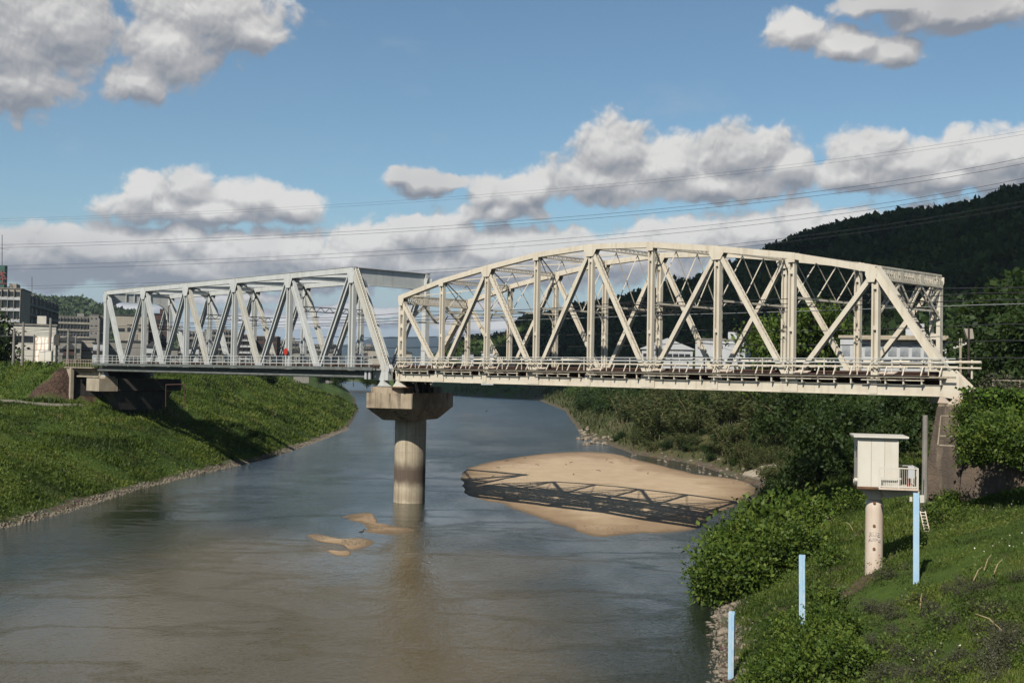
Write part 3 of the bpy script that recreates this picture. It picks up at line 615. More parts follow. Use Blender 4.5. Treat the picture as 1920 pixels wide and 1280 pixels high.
for side_i, s in enumerate((0.0, WID)):
    far = side_i == 1; t0, t9 = (-PA, 8*PA) if far else (0.0, T9); e = Nn*(-1 if not far else 1)
    mb = MB(); mb.sweep([B(k*PA, s, topz(k)) for k in range(9)] if far else [B(-.15, s, topz(0)-.03)] + [B(k*PA, s, topz(k)) for k in range(9)], .52, CH, Nn)
    mb.build('top_chord', CREAM, cb_)
    mb = MB(); mb.beam(B(t0-.1, s, ZB+.36), B(t9+.1, s, ZB+.36), .46, .70, Nn); mb.beam(B(t0-.1, s, ZB+.715), B(t9+.1, s, ZB+.715), .58, .05, Nn)
    mb.beam(B(t0-.1, s, ZB-.0), B(t9+.1, s, ZB-.0), .58, .05, Nn); mb.build('bottom_chord', CREAM, cb_)
    # inclined end post, with its cover plate
    if far: p, q = B(-PA-.15, s, ZB+.25), B(0, s, topz(0))
    else: p, q = B(T9+.35, s, ZB+.1), B(8*PA, s, topz(8)+.02)
    mb = MB(); mb.beam(p, q, .50, .48, Nn); mb.beam(p, q, .58, .05, Nn, 0, .265 if not far else -.265); mb.beam(p, q, .56, .05, Nn, 0, -.265 if not far else .265)
    ep = mb.build('end_post', CREAM, cb_)
    if not far: POST_P, POST_Q = p, q
    # posts
    ks = range(0, 9)
    for k in ks:
        mb = MB(); zt = topz(k) - CH/2 + .05
        if (k == 0 and not far) or (k == 8 and far):
            sg = 1 if k == 0 else -1
            mb.beam(B(k*PA, s, ZB+.74), B(k*PA, s, zt), .44, .30, Nn, 0, 0); mb.beam(B(k*PA+.62*sg, s, ZB+.74), B(k*PA+.62*sg, s, zt-.25), .40, .18, Nn)
            for zz in np.linspace(ZB+1.6, zt-1.4, 5): mb.box(B(k*PA+.33*sg, s, zz), (.44, .38, .42), (U, Nn, Z))
        else:
            for o in (-.19, .19): mb.beam(B(k*PA+o, s, ZB+.74), B(k*PA+o, s, zt), .36, .13, Nn)
            mb.beam(B(k*PA, s, ZB+.74), B(k*PA, s, zt), .06, .26, Nn, .08)
            for zz in (ZB+1.4, ZB+4.6, zt-1.0): mb.box(B(k*PA, s, zz), (.27, .30, .3), (U, Nn, Z))
        mb.build('post', CREAM, cb_)
    # diagonals: down from even panel points, up to the next
    for k in range(0, 8):
        a, b_ = (B(k*PA, s, topz(k)-.1), B((k+1)*PA, s, ZB+.5)) if k % 2 == 0 else (B(k*PA, s, ZB+.5), B((k+1)*PA, s, topz(k+1)-.1))
        laced(MB(), a, b_, .34, .36, Nn, .42).build('diagonal', CREAM, cb_)
    # gusset plates
    for k in range(0, 9):
        zc = topz(k)
        mb = MB()
        for o in (-.275, .275):
            if k % 2 == 0:
                w_ = .72 if 0 < k < 8 else .45; x_ = 0 if 0 < k < 8 else (.25 if k == 0 else -.25)
                mb.prism([(x_-w_, .12), (x_+w_, .12), (x_+w_, -.32), (x_+w_*.55, -.85), (x_-w_*.55, -.85), (x_-w_, -.32)], .022, (U, Z, Nn, B(k*PA, s+o-.011, zc)))
            else:
                mb.prism([(-.34, .2), (.34, .2), (.34, -.5), (-.34, -.5)], .022, (U, Z, Nn, B(k*PA, s+o-.011, zc)))
        mb.build('gusset', CREAM, cb_)
        mb = MB()
        for o in (-.30, .30):
            if k % 2 == 1: mb.prism([(-.72, .05), (.72, .05), (.72, .92), (.5, 1.35), (-.5, 1.35), (-.72, .92)], .022, (U, Z, Nn, B(k*PA, s+o-.011, ZB)))
            else: mb.prism([(-.3, .05), (.3, .05), (.3, 1.0), (-.3, 1.0)], .022, (U, Z, Nn, B(k*PA, s+o-.011, ZB)))
        mb.build('gusset', CREAM, cb_)
# top lateral system: laced cross struts, X bracing
for k in range(0, 9):
    z = topz(k); mb = MB()
    if k not in (0, 8):
        for o in (-.16, .16):
            mb.beam(B(k*PA+o, .25, z+.14), B(k*PA+o, WID-.25, z+.14), .09, .07, Z); mb.beam(B(k*PA+o, .25, z-.18), B(k*PA+o, WID-.25, z-.18), .09, .07, Z)
            mb.zigzag(B(k*PA+o, .3, z-.18), B(k*PA+o, WID-.3, z-.18), B(k*PA+o, .3, z+.14), B(k*PA+o, WID-.3, z+.14), 15, .06, .03, Z)
        mb.build('cross_strut', CREAM, cb_)
        # sway frame: lower strut, crossed rods, curved knee braces
        zl = ZB + 6.95; mb = MB()
        mb.beam(B(k*PA, .18, zl), B(k*PA, WID-.18, zl), .16, .16, Z)
        m3 = 3
        for i in range(m3):
            a_, c_ = .3 + (WID-.6)*i/m3, .3 + (WID-.6)*(i+1)/m3
            mb.rod(B(k*PA+.04, a_, zl+.05), B(k*PA+.04, c_, z-.2), .042, 5); mb.rod(B(k*PA-.04, c_, zl+.05), B(k*PA-.04, a_, z-.2), .042, 5)
        for s, sg in ((.2, 1), (WID-.2, -1)):
            mb.tube([B(k*PA, s + sg*(1.35*(1-math.cos(q))), zl - 1.75 + 1.75*math.sin(q)) for q in np.linspace(.12, math.pi/2*.98, 7)], .06, 5)
        mb.build('sway_frame', CREAM, cb_)
    if k < 8:
        mb = MB(); z2 = topz(k+1)
        for o, (s1, s2) in ((.05, (.3, WID-.3)), (-.05, (WID-.3, .3))): mb.beam(B(k*PA, s1, z+o), B((k+1)*PA, s2, z2+o), .10, .08, Z)
        mb.build('lateral_brace', CREAM, cb_)
# portals (deep laced girder, zigzag bracing below)
for k in (0, 8):
    z = topz(k); mb = MB(); tt = k*PA
    for o in (-.2, .2):
        for dz in (.22, -.62): mb.beam(B(tt+o, .2, z+dz), B(tt+o, WID-.2, z+dz), .12, .10, Z)
        n_ = 17
        mb.zigzag(B(tt+o, .3, z-.6), B(tt+o, WID-.3, z-.6), B(tt+o, .3, z+.2), B(tt+o, WID-.3, z+.2), n_, .06, .02, Z)
        mb.zigzag(B(tt+o*1.06, .3, z+.2), B(tt+o*1.06, WID-.3, z+.2), B(tt+o*1.06, .3, z-.6), B(tt+o*1.06, WID-.3, z-.6), n_, .06, .02, Z)
        for f in (.34, .66): mb.box(B(tt+o*1.1, WID*f, z-.2), (.03, .5, .86), (U, Nn, Z))
    mb.build('portal_girder', CREAM, cb_)
    mb = MB(); zl = z - 2.35
    pts = [(.5, z-2.9), (WID*.19, z-.7), (WID*.34, z-.7), (WID*.5, zl), (WID*.66, z-.7), (WID*.83, zl-.1), (WID-.3, z-.8)]
    for (s1, z1), (s2, z2) in (((.25, z-3.0), (WID*.34, z-.7)), ((WID*.34, z-.7), (WID*.5, zl)), ((WID*.5, zl), (WID*.66, z-.7)), ((WID*.66, z-.7), (WID-.25, z-3.0)), ((WID*.17, z-1.9), (WID*.02, z-.7)), ((WID*.83, z-1.9), (WID*.98, z-.7))):
        for o in (-.15, .15): mb.beam(B(tt+o, s1, z1), B(tt+o, s2, z2), .05, .16, U)
        mb.zigzag(B(tt-.15, s1, z1), B(tt-.15, s2, z2), B(tt+.15, s1, z1), B(tt+.15, s2, z2), 6, .05, .02, Nn)
    mb.beam(B(tt, .25, zl-.1), B(tt, WID-.25, zl-.1), .14, .12, Z)
    mb.build('portal_bracing', CREAM, cb_)
# deck: floor beams, stringers, sleepers and rails
def tlim(s): return (-PA*s/WID, T9 - PA*s/WID)
for k in range(0, 10):
    mb = MB(); s0, s1 = .32, WID-.32
    tk = k*PA
    if k == 9: s1 = .5
    if k < 9:
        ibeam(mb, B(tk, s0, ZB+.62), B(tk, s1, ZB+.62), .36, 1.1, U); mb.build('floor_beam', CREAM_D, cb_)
for s in (1.55, 3.15, 5.95, 7.55):
    a_, b_ = tlim(s); ibeam(MB(), B(a_, s, ZB+.80), B(b_, s, ZB+.80), .28, .62, Nn).build('stringer', RUST, cb_)  # dark rust tone stands for the shade under the deck here
for sc in (2.35, 6.75):
    a_, b_ = tlim(sc); mb = MB()
    for t in np.arange(a_+.3, b_, .62): mb.box(B(t, sc, ZB+1.22), (.22, 2.5, .2), (U, Nn, Z))
    mb.build('sleepers', TIMBER, cb_)
    for o in (-.72, .72): ibeam(MB(), B(a_, sc+o, ZB+1.40), B(b_, sc+o, ZB+1.40), .09, .14, Nn, .03, .03).build('rail', RUST, cb_)
    MB().beam(B(a_, sc-1.3, ZB+1.48), B(b_, sc-1.3, ZB+1.48), .12, .30, Nn).build('guard_beam', RUST, cb_)
for k in range(9):
    mb = MB(); s0, s1 = .3, WID-.3
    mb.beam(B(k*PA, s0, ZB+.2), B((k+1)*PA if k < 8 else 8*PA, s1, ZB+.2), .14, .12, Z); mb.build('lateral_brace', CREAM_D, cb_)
for s_a, s_b in ((.55, 1.02), (1.10, 2.28), (2.40, 3.60), (3.75, 4.45), (4.60, 5.45), (5.55, 6.68), (6.80, 7.98), (8.10, 8.65)):
    a_, b_ = tlim((s_a+s_b)/2); mb = MB()
    for i in range(9):
        ta, tb = a_ + (b_-a_)*i/9 + .12, a_ + (b_-a_)*(i+1)/9 - .12 - .9*rnd.random()*(i % 2); mb.beam(B(ta, (s_a+s_b)/2, ZB+1.085), B(tb, (s_a+s_b)/2, ZB+1.085), s_b-s_a, .03, Nn)
    mb.build('deck_plate', RUST, cb_)
# cable trough and refuge boards
MB().beam(B(0, .62, ZB+1.42), B(T9, .62, ZB+1.42), .5, .16, Nn).build('cable_trough', RUST, cb_)
for k in range(9):
    MB().box(B(k*PA+1.1, -.36, ZB+1.50), (1.25, .5, .05), (U, (Nn + Z*.25).normalized(), (Z - Nn*.25).normalized())).build('cover_board', PINK, cb_)
# near-side walkway
wk = MB(); wk.beam(B(.05, -.53, ZB+1.22), B(T9-.5, -.53, ZB+1.22), .40, .06, Nn); wk.beam(B(.05, -.75, ZB+1.24), B(T9+.3, -.75, ZB+1.24), .05, .13, Nn)
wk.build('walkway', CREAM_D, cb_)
npost = 45
for i in range(npost+1):
    t = .1 + (T9-.9)*i/npost; mb = MB()
    mb.beam(B(t, -.60, ZB+.74), B(t, -.60, ZB+1.2), .09, .09, Nn); mb.beam(B(t, -.2, ZB+.775), B(t, -.64, ZB+.775), .08, .06, U); mb.beam(B(t, -.3, ZB+1.12), B(t, -.73, ZB+1.16), .05, .07, U)
    if i % 5 in (1, 2, 3): mb.rod(B(t-.5, -.66, ZB+1.0), B(t+1.5, -.66, ZB+1.0), .035, 6)
    mb.build('walkway_bracket', CREAM, cb_)
mb = MB()
for i in range(npost+1):
    t = .1 + (T9-.9)*i/npost; mb.beam(B(t, -.80, ZB+1.25), B(t, -.42, ZB+1.93), .07, .07, U)
    if i % 2 == 0: mb.beam(B(t+.35, -.38, ZB+1.25), B(t+.35, -.38, ZB+2.46), .05, .06, Nn)
mb.beam(B(.0, -.42, ZB+1.94), B(T9+.3, -.42, ZB+1.94), .09, .10, Nn)
mb.build('railing', CREAM, cb_)
mb = MB(); mb.rod(B(-.2, -.38, ZB+2.46), B(T9+.1, -.38, ZB+2.46), .032, 6); mb.rod(B(-.2, -.38, ZB+2.2), B(T9+.1, -.38, ZB+2.2), .045, 6); mb.build('hand_rail', GREY, cb_)
MB().rod(B(0, -.80, ZB+1.30), B(T9-1.5, -.80, ZB+1.30), .035, 6).build('cable', DARK, cb_)
# far-side walkway with two pale pipes
mb = MB(); a_, b_ = -PA+.2, T9+2
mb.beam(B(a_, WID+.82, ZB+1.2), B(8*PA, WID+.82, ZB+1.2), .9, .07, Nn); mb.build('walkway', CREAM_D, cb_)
for zz, r_ in ((2.42, .11), (1.98, .075)): MB().rod(B(a_, WID+1.0, ZB+zz), B(56.9, WID+1.0, ZB+zz), r_, 8).build('pipe', CREAM, cb_)
for t in np.arange(a_, 56.9, 1.9): MB().beam(B(t, WID+1.16, ZB+1.2), B(t, WID+1.16, ZB+2.6), .10, .12, Nn).build('pipe_post', CREAM, cb_)
# bearings
for (t, s) in ((0, 0), (T9+.15, 0), (-PA, WID), (8*PA, WID)):
    br_ = MB(); br_.prism([(-.75, 0), (.75, 0), (.28, .42), (.2, .60), (-.2, .60), (-.28, .42)], .7, (U, Z, Nn, B(t, s-.35, ZB-.63))).build('bearing', WHITE if s == 0 and t == 0 else PINK, cb_)
    if (t, s) == (0, 0): MB().box(B(.05, 0, ZB-.69), (1.9, 1.0, .11), (U, Nn, Z)).build('bearing_plate', RUST_O, cb_)
# near end shoe of the inclined post
mb = MB()
for o in (-.30, .30): mb.prism([(-.95, -.02), (.65, -.25), (1.15, -.02), (1.15, .55), (-.15, 1.75), (-.8, 1.35)], .03, (U, Z, Nn, B(T9, o-.015, ZB)))
mb.box(B(T9+.95, 0, ZB+.32), (.4, .5, .5), (U, Nn, Z))
mb.build('end_shoe', CREAM, cb_)
# painted characters down the cover plate of the end post
tdir = (POST_Q - POST_P).normalized(); nd = (U*tdir.z - Z*tdir.dot(U)).normalized(); xd = tdir.cross(nd)
for i, ch in enumerate('猪川大阪三書つかひ'):
    pos = POST_Q.lerp(POST_P, .265 + .36*(i + (.35 if i > 5 else 0))/8.3) + nd*.303 - origin(cb_)
    letters(ch, .62, INK, cb_, Matrix.Translation(pos) @ Matrix((xd, tdir, nd)).transposed().to_4x4(), 'CENTER', .012)
# catenary support beams carried inside the truss
def cat_beam(t, parent, zc, w):
    mb = MB()
    for dz in (0, .55): mb.beam(B(t, .1, zc+dz), B(t, w-.1, zc+dz), .10, .08, Z)
    mb.zigzag(B(t, .2, zc), B(t, w-.2, zc), B(t, .2, zc+.55), B(t, w-.2, zc+.55), 8, .06, .05, Z)
    for s in (w*.26, w*.74): mb.beam(B(t, s, zc), B(t, s, zc-.55), .06, .06, U); mb.rod(B(t, s-.4, zc-.6), B(t, s+.4, zc-.6), .05, 6)
    mb.build('catenary_beam', DARK, parent)
cat_beam(4.35*PA, cb_, ZB+6.6, WID); cat_beam(7.9*PA, cb_, ZB+6.35, WID)

# ------------------------------------------------------------------ grey box-section truss bridge
GW, GT0, GA, GZ0, GZT = 10.2, -73.13, 12.87, 13.32, 25.44
gb = empty('truss_bridge', B(GT0 + 3*GA, GW/2, GZ0), 'pale grey modern truss bridge with flat top chord between the grassy bank and the pier', 'bridge')
def gj(j): return GT0 + GA*j
gtz = GZT - .34
for fi, s in enumerate((0.0, GW)):
    lo_, hi_ = (0, 5.5) if fi == 0 else (-.5, 5)
    mb = MB(); mb.beam(B(gj(0)-.3, s, gtz), B(gj(5)+.3, s, gtz), .60, .64, Nn); mb.beam(B(gj(0)-.35, s, gtz+.335), B(gj(5)+.35, s, gtz+.335), .72, .03, Nn)
    for j in range(6): mb.box(B(gj(j)+.5, s-.3, gtz), (.06, .08, .66), (U, Nn, Z))
    mb.build('top_chord', GREY, gb)
    mb = MB(); mb.beam(B(gj(lo_)-.4, s, GZ0+.4), B(gj(hi_)+.5, s, GZ0+.4), .55, .75, Nn); mb.build('bottom_chord', GREY_D if fi == 0 else GREY, gb)  # near chord's darker grey has the shade below the walkway painted in
    for j in range(6):
        end = (j == 0 and fi == 0) or (j == 5 and fi == 1)
        mb = MB()
        if end: mb.beam(B(gj(j), s, GZ0+.78), B(gj(j), s, gtz-.3), .58, .74, Nn)
        else: ibeam(mb, B(gj(j), s, GZ0+.78), B(gj(j), s, gtz-.3), .46, .62, Nn, .19, .1)
        mb.build('post', GREY, gb)
    # diagonals
    for j in range(6):
        if not (fi == 1 and j == 5):
            if fi == 0 and j == 5: mb = MB(); p, q = B(gj(5)+.15, s, gtz), B(gj(5.5), s, GZ0+.8); mb.beam(p, q, .64, .62, Nn); mb.build('end_post', GREY_W, gb)
            else: ibeam(MB(), B(gj(j)+.2, s, gtz-.2), B(gj(j+.5)-.15, s, GZ0+.8), .46, .58, Nn, .20 if j < 2 else .09, .08).build('diagonal', GREY if j in (0, 1, 4) else GREY_W, gb)
        if not (fi == 0 and j == 0):
            ibeam(MB(), B(gj(j-.5)+.15, s, GZ0+.8), B(gj(j)-.2, s, gtz-.2), .46, .58, Nn, .15, .08).build('end_post' if fi == 1 and j == 0 else 'diagonal', GREY, gb)
    for j in range(6):
        mb = MB()
        for o in (-.335, .335):
            w_ = .95 if 0 < j < 5 else .7
            mb.prism([(-w_, .0), (w_, .0), (w_*.75, -.55), (.45, -1.15), (-.45, -1.15), (-w_*.75, -.55)], .03, (U, Z, Nn, B(gj(j), s+o-.015, gtz-.28)))
        mb.build('gusset', GREY, gb)
    for j in range(7):
        jj = j - .5
        if lo_ - .01 <= jj <= hi_ + .01:
            mb = MB()
            for o in (-.3, .3): mb.prism([(-.85, 0), (.85, 0), (.85, .35), (.55, .75), (-.55, .75), (-.85, .35)], .03, (U, Z, Nn, B(gj(jj), s+o-.015, GZ0+.72)))
            mb.build('gusset', WHITE2, gb)
for j in range(6):
    if 0 < j < 5:
        mb = MB(); ibeam(mb, B(gj(j), .25, gtz+.02), B(gj(j), GW-.25, gtz+.02), .4, .5, U, .05, .05)
        for s, sg in ((.3, 1), (GW-.3, -1)):
            pts = [(0, -.2), (2.0, -.2)] + [(2.0 - 1.9*math.sin(q), -.2 - 1.5*(1-math.cos(q))) for q in np.linspace(.15, math.pi/2, 6)]
            mb.prism(pts if sg > 0 else pts, .09, (Nn*sg, Z, U*sg, B(gj(j) - .045*sg, s, gtz)))
        mb.build('cross_strut', GREY, gb)
    if j < 5:
        mb = MB()
        for k_ in (0, 1):
            tA, tM, tB = gj(j), gj(j+.5), gj(j+1)
        mb.beam(B(tA, .3, gtz), B(tM, GW/2, gtz), .24, .2, Z); mb.beam(B(tM, GW/2, gtz), B(tB, .3, gtz), .24, .2, Z)
        mb.beam(B(tA, GW-.3, gtz-.02), B(tM, GW/2, gtz-.02), .24, .2, Z); mb.beam(B(tM, GW/2, gtz-.02), B(tB, GW-.3, gtz-.02), .24, .2, Z)
        mb.build('lateral_brace', GREY, gb)
# portals: plate girders with arched knees
for j in (0, 5):
    n_ = 8; w_ = GW - .6; D1 = 1.55 if j == 5 else 1.3; rk = 1.9
    lower = [(w_, -3.6)] + [(w_ - .25 - rk*(1-math.cos(q)), -D1 - rk + rk*math.sin(q)) for q in np.linspace(0, math.pi/2, n_)]
    lower += [(.25 + rk*(1-math.cos(q)), -D1 - rk + rk*math.sin(q)) for q in np.linspace(math.pi/2, 0, n_)] + [(0, -3.6)]
    poly = [(0, .3), (w_, .3)] + lower
    mb = MB()
    # split the plate into convex strips
    xs = sorted(set([round(p[0], 4) for p in lower])); lz = lambda x: np.interp(x, [p[0] for p in lower[::-1]], [p[1] for p in lower[::-1]])
    xs = [0.001, .24] + list(np.linspace(.27, .27+rk, 9)) + [w_/2] + list(np.linspace(w_-.27-rk, w_-.27, 9)) + [w_-.24, w_-.001]
    zz = [(-3.6 if (x < .25 or x > w_-.25) else float(lz(x))) for x in xs]
    for x0, x1, z0, z1 in zip(xs[:-1], xs[1:], zz[:-1], zz[1:]):
        mb.prism([(x0, z0), (x1, z1), (x1, .3), (x0, .3)], .05, (Nn, Z, U, B(gj(j)-.025, .3, gtz)))
        mb.prism([(x0, z0-.02), (x1, z1-.02), (x1, z1+.04), (x0, z0+.04)], .40, (Nn, Z, U, B(gj(j)-.20, .3, gtz)))
    mb.prism([(0, .28), (w_, .28), (w_, .34), (0, .34)], .52, (Nn, Z, U, B(gj(j)-.26, .3, gtz)))
    for x in (2.6, 3.9, 5.2, 6.5):
        if j == 0: mb.prism([(x, -D1), (x+.05, -D1), (x+.05, .28), (x, .28)], .17, (Nn, Z, U, B(gj(j)+.03, .3, gtz)))
    mb.build('portal_frame', GREY, gb)
# ladder on the end post, floor system, walkway
p, q = B(gj(5)+.15, 0, gtz), B(gj(5.5), 0, GZ0+.8); td = (q-p).normalized(); up = (U*(-td.z) + Z*td.dot(U)).normalized()
if up.z < 0: up = -up
mb = MB()
for o in (-.16, .26): mb.rod(p + up*.45 + Nn*o, q + up*.45 + Nn*o, .035, 5)
for f in np.linspace(.02, .98, 34): mb.rod(p.lerp(q, f) + up*.45 - Nn*.16, p.lerp(q, f) + up*.45 + Nn*.26, .022, 5)
mb.build('ladder', CREAM, gb)
for j in np.arange(-.5, 5.6, .5):
    s0 = .3 if j >= 0 else GW*.3; s1 = GW-.3 if j <= 5 else GW*.7
    ibeam(MB(), B(gj(j), s0, GZ0+.45), B(gj(j), s1, GZ0+.45), .4, 1.0, U).build('floor_beam', RUST_O, gb)
def gl_(s): return (gj(0) - GA*.5*s/GW, gj(5.5) - GA*.5*s/GW)
for s in (1.9, 3.5, 6.7, 8.3):
    a_, b_ = gl_(s); ibeam(MB(), B(a_, s, GZ0+.7), B(b_, s, GZ0+.7), .3, .8, Nn).build('stringer', GREY_D, gb)
for sc in (2.7, 7.5):
    a_, b_ = gl_(sc); mb = MB()
    for t in np.arange(a_, b_, .62): mb.box(B(t, sc, GZ0+1.2), (.22, 2.5, .2), (U, Nn, Z))
    mb.build('sleepers', TIMBER, gb)
    for o in (-.72, .72): ibeam(MB(), B(a_, sc+o, GZ0+1.38), B(b_, sc+o, GZ0+1.38), .09, .14, Nn, .03, .03).build('rail', RUST, gb)
for s_a, s_b in ((.6, 1.4), (1.5, 2.6), (2.72, 3.9), (4.0, 5.0), (5.1, 6.3), (6.42, 7.4), (7.52, 8.8), (8.9, 9.6)):
    a_, b_ = gl_((s_a+s_b)/2); MB().beam(B(a_, (s_a+s_b)/2, GZ0+1.08), B(b_, (s_a+s_b)/2, GZ0+1.08), s_b-s_a, .03, Nn).build('deck_plate', RUST, gb)
a_, b_ = gj(0)-1.3, gj(5.5)-.4
for s, w_ in ((-1.0, 1.0), (GW+1.0, 1.0)):
    sh = 0 if s < 0 else -GA*.5
    mb = MB(); mb.beam(B(a_+sh, s, GZ0+1.02), B(b_+sh, s, GZ0+1.02), w_, .10, Nn); mb.beam(B(a_+sh, s-.5*(1 if s < 0 else -1), GZ0+1.0), B(b_+sh, s-.5*(1 if s < 0 else -1), GZ0+1.0), .06, .34, Nn)
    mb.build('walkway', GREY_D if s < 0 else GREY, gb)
    mb = MB(); so = s - .46*(1 if s < 0 else -1)
    for t in np.arange(a_+sh, b_+sh+.1, 1.42): mb.beam(B(t, so, GZ0+1.05), B(t, so, GZ0+2.28), .06, .06, Nn)
    for zz, r_ in ((2.28, .032), (1.86, .032), (1.5, .05)): mb.rod(B(a_+sh, so, GZ0+zz), B(b_+sh, so, GZ0+zz), r_, 6)
    mb.build('railing', GREY, gb)
mb = MB(); mb.rod(B(a_+1, -.9, GZ0+.12), B(b_-1.5, -.9, GZ0+.12), .16, 8); 
for t in np.arange(a_+1, b_, 3.2): mb.beam(B(t, -.9, GZ0+.1), B(t, -.9, GZ0+1.0), .12, .10, Nn)
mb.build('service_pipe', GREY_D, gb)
for t in (b_-1.6, b_-.9): MB().beam(B(t, -1.2, GZ0-.1), B(t, -1.2, GZ0+1.0), .14, .3, Nn).build('stiffener', WHITE2, gb)
mb = MB(); mb.box(B(gj(5.5)-.6, 0, GZ0+.45), (2.6, .62, 1.25), (U, Nn, Z)); mb.build('end_plate', GREY, gb)
for (t, s) in ((gj(5.5)-.3, 0), (gj(0), 0), (gj(-.5), GW), (gj(5), GW)):
    MB().prism([(-.8, 0), (.8, 0), (.35, .42), (.25, .72), (-.25, .72), (-.35, .42)], .7, (U, Z, Nn, B(t, s-.35, GZ0-.80))).build('bearing', GREY, gb)
cat_beam(-20.0, gb, GZ0+7.6, GW); cat_beam(gj(.55), gb, GZ0+6.3, GW); cat_beam(gj(2.4), gb, GZ0+7.2, GW)
# red board on a post
rb = MB(); pt = B(gj(4)+.15, -.5, GZ0+2.85); rb.prism([(math.cos(q)*.42, math.sin(q)*.42) for q in np.arange(8)/8*2*math.pi + .39], .06, (U, Z, Nn, pt))
tag(rb.build('signal_board', REDP, loc=pt), 'small orange red board fixed to a post of the grey truss', 'sign')

# ------------------------------------------------------------------ river pier
PC = Vector((-10.82, 124.6, 0)); PAx = Vector((.326, .945, 0)).normalized(); PBx = Vector((PAx.y, -PAx.x, 0))
pier = empty('bridge_pier', PC, 'stained concrete river pier with a round column and wide hammerhead cap', 'bridge pier')
mb = MB(); n_ = 40; zs = [-1.5, .0, .12, 2.0, 4.0, 6.0, 8.95]
for i, z in enumerate(zs): mb.v += [tuple(PC + Vector((math.cos(2*math.pi*k/n_)*1.70, math.sin(2*math.pi*k/n_)*1.70, z))) for k in range(n_)]
mb.f += [(i*n_+k, i*n_+(k+1) % n_, (i+1)*n_+(k+1) % n_, (i+1)*n_+k) for i in range(len(zs)-1) for k in range(n_)]
def pier_mat():
    m, t = newmat('pier_concrete'); b = NB(t); tc = b.n('ShaderNodeTexCoord').outputs['Object']; sz = b.n('ShaderNodeSeparateXYZ'); b.l(tc, sz.inputs[0])
    col = b.mix(b.ss(b.noise(tc, .7, 6, .65), .3, .7), (.46, .395, .29), (.34, .285, .20))
    zz = b.math('ADD', sz.outputs[2], b.math('MULTIPLY', b.noise(tc, .9, 4, .6, (1, 1, .25)), 1.4))
    band = b.math('MULTIPLY', b.ss(zz, 2.2, 3.3), b.ss(zz, 5.6, 4.2))
    col = b.mix(b.math('MULTIPLY', band, .95), col, (.075, .050, .036))
    band2 = b.math('MULTIPLY', b.ss(zz, .7, 1.0), b.ss(zz, 2.2, 1.2)); col = b.mix(b.math('MULTIPLY', band2, .35), col, (.22, .15, .10))
    at_ = b.math('ARCTAN2', sz.outputs[1], sz.outputs[0]); fr_ = b.math('ABSOLUTE', b.math('SUBTRACT', b.math('FRACT', b.math('MULTIPLY', at_, 3.0)), .5))
    col = b.mix(b.math('MULTIPLY', b.ss(fr_, .44, .5), .45), col, (.16, .12, .09))
    fz = b.math('ABSOLUTE', b.math('SUBTRACT', b.math('FRACT', b.math('MULTIPLY', sz.outputs[2], .55)), .5)); col = b.mix(b.math('MULTIPLY', b.ss(fz, .475, .5), .4), col, (.2, .15, .11))
    col = b.mix(b.math('MULTIPLY', b.ss(b.noise(tc, 1.0, 5, .6, (2.5, 2.5, .12)), .48, .7), .6), col, (.12, .085, .06))
    p = b.n('ShaderNodeBsdfPrincipled'); b.l(b.mix(1.0, col, (0.66, 0.66, 0.66), 'MULTIPLY'), p.inputs['Base Color']); p.inputs['Roughness'].default_value = .9
    bu = b.n('ShaderNodeBump'); bu.inputs['Strength'].default_value = .3; bu.inputs['Distance'].default_value = .04; b.l(b.noise(tc, 6, 5), bu.inputs['Height']); b.l(bu.outputs[0], p.inputs['Normal'])
    o = b.n('ShaderNodeOutputMaterial'); b.l(p.outputs[0], o.inputs[0]); return m
col_o = mb.build('column', pier_mat(), pier, smooth=True)
PAX = (PAx, PBx, Z)
mb = MB(); LH, WH = 5.6, 2.62
mb.hexa([PC + PAx*a_ + PBx*b_ + Z*z for z in (8.92,) for a_, b_ in ((-3.4, -1.72), (3.4, -1.72), (3.4, 1.72), (-3.4, 1.72))] + [PC + PAx*a_ + PBx*b_ + Z*10.25 for a_, b_ in ((-LH, -WH), (LH, -WH), (LH, WH), (-LH, WH))])
mb.hexa([PC + PAx*a_ + PBx*b_ + Z*10.25 for a_, b_ in ((-LH, -WH), (LH, -WH), (LH, WH), (-LH, WH))] + [PC + PAx*a_ + PBx*b_ + Z*11.82 for a_, b_ in ((-LH, -WH), (LH, -WH), (LH, WH), (-LH, WH))])
mb.build('cap', CONC, pier)
for a_ in (-3.9, 4.1):
    MB().box(PC + PAx*a_ - PBx*.45 + Z*12.13, (2.6, 3.7, .64), PAX).build('bearing_block', CONC, pier)
fr_ = MB()                                               # dark steel bent and braces between the bearings
for a_ in (-1.6, 0, 1.6): fr_.box(PC + PAx*a_ + PBx*.3 + Z*12.4, (.5, 2.2, 1.2), PAX)
fr_.box(PC + PBx*.2 + Z*12.95, (7.5, 1.2, .3), PAX); fr_.build('steel_bent', DARK, pier)
lp = PC - PAx*3.4 + PBx*2.2 + Z*11.84; ld = MB()
for o in (-.2, .2): ld.rod(lp + PAx*o, lp + PAx*o - PBx*.35 + Z*1.9, .035, 5)
for f in np.linspace(.08, .95, 7): ld.rod(lp - PAx*.2 + (Z*1.9 - PBx*.35)*f, lp + PAx*.2 + (Z*1.9 - PBx*.35)*f, .025, 5)
tag(ld.build('ladder', WHITE, loc=lp), 'short white ladder standing on the river pier cap', 'ladder')

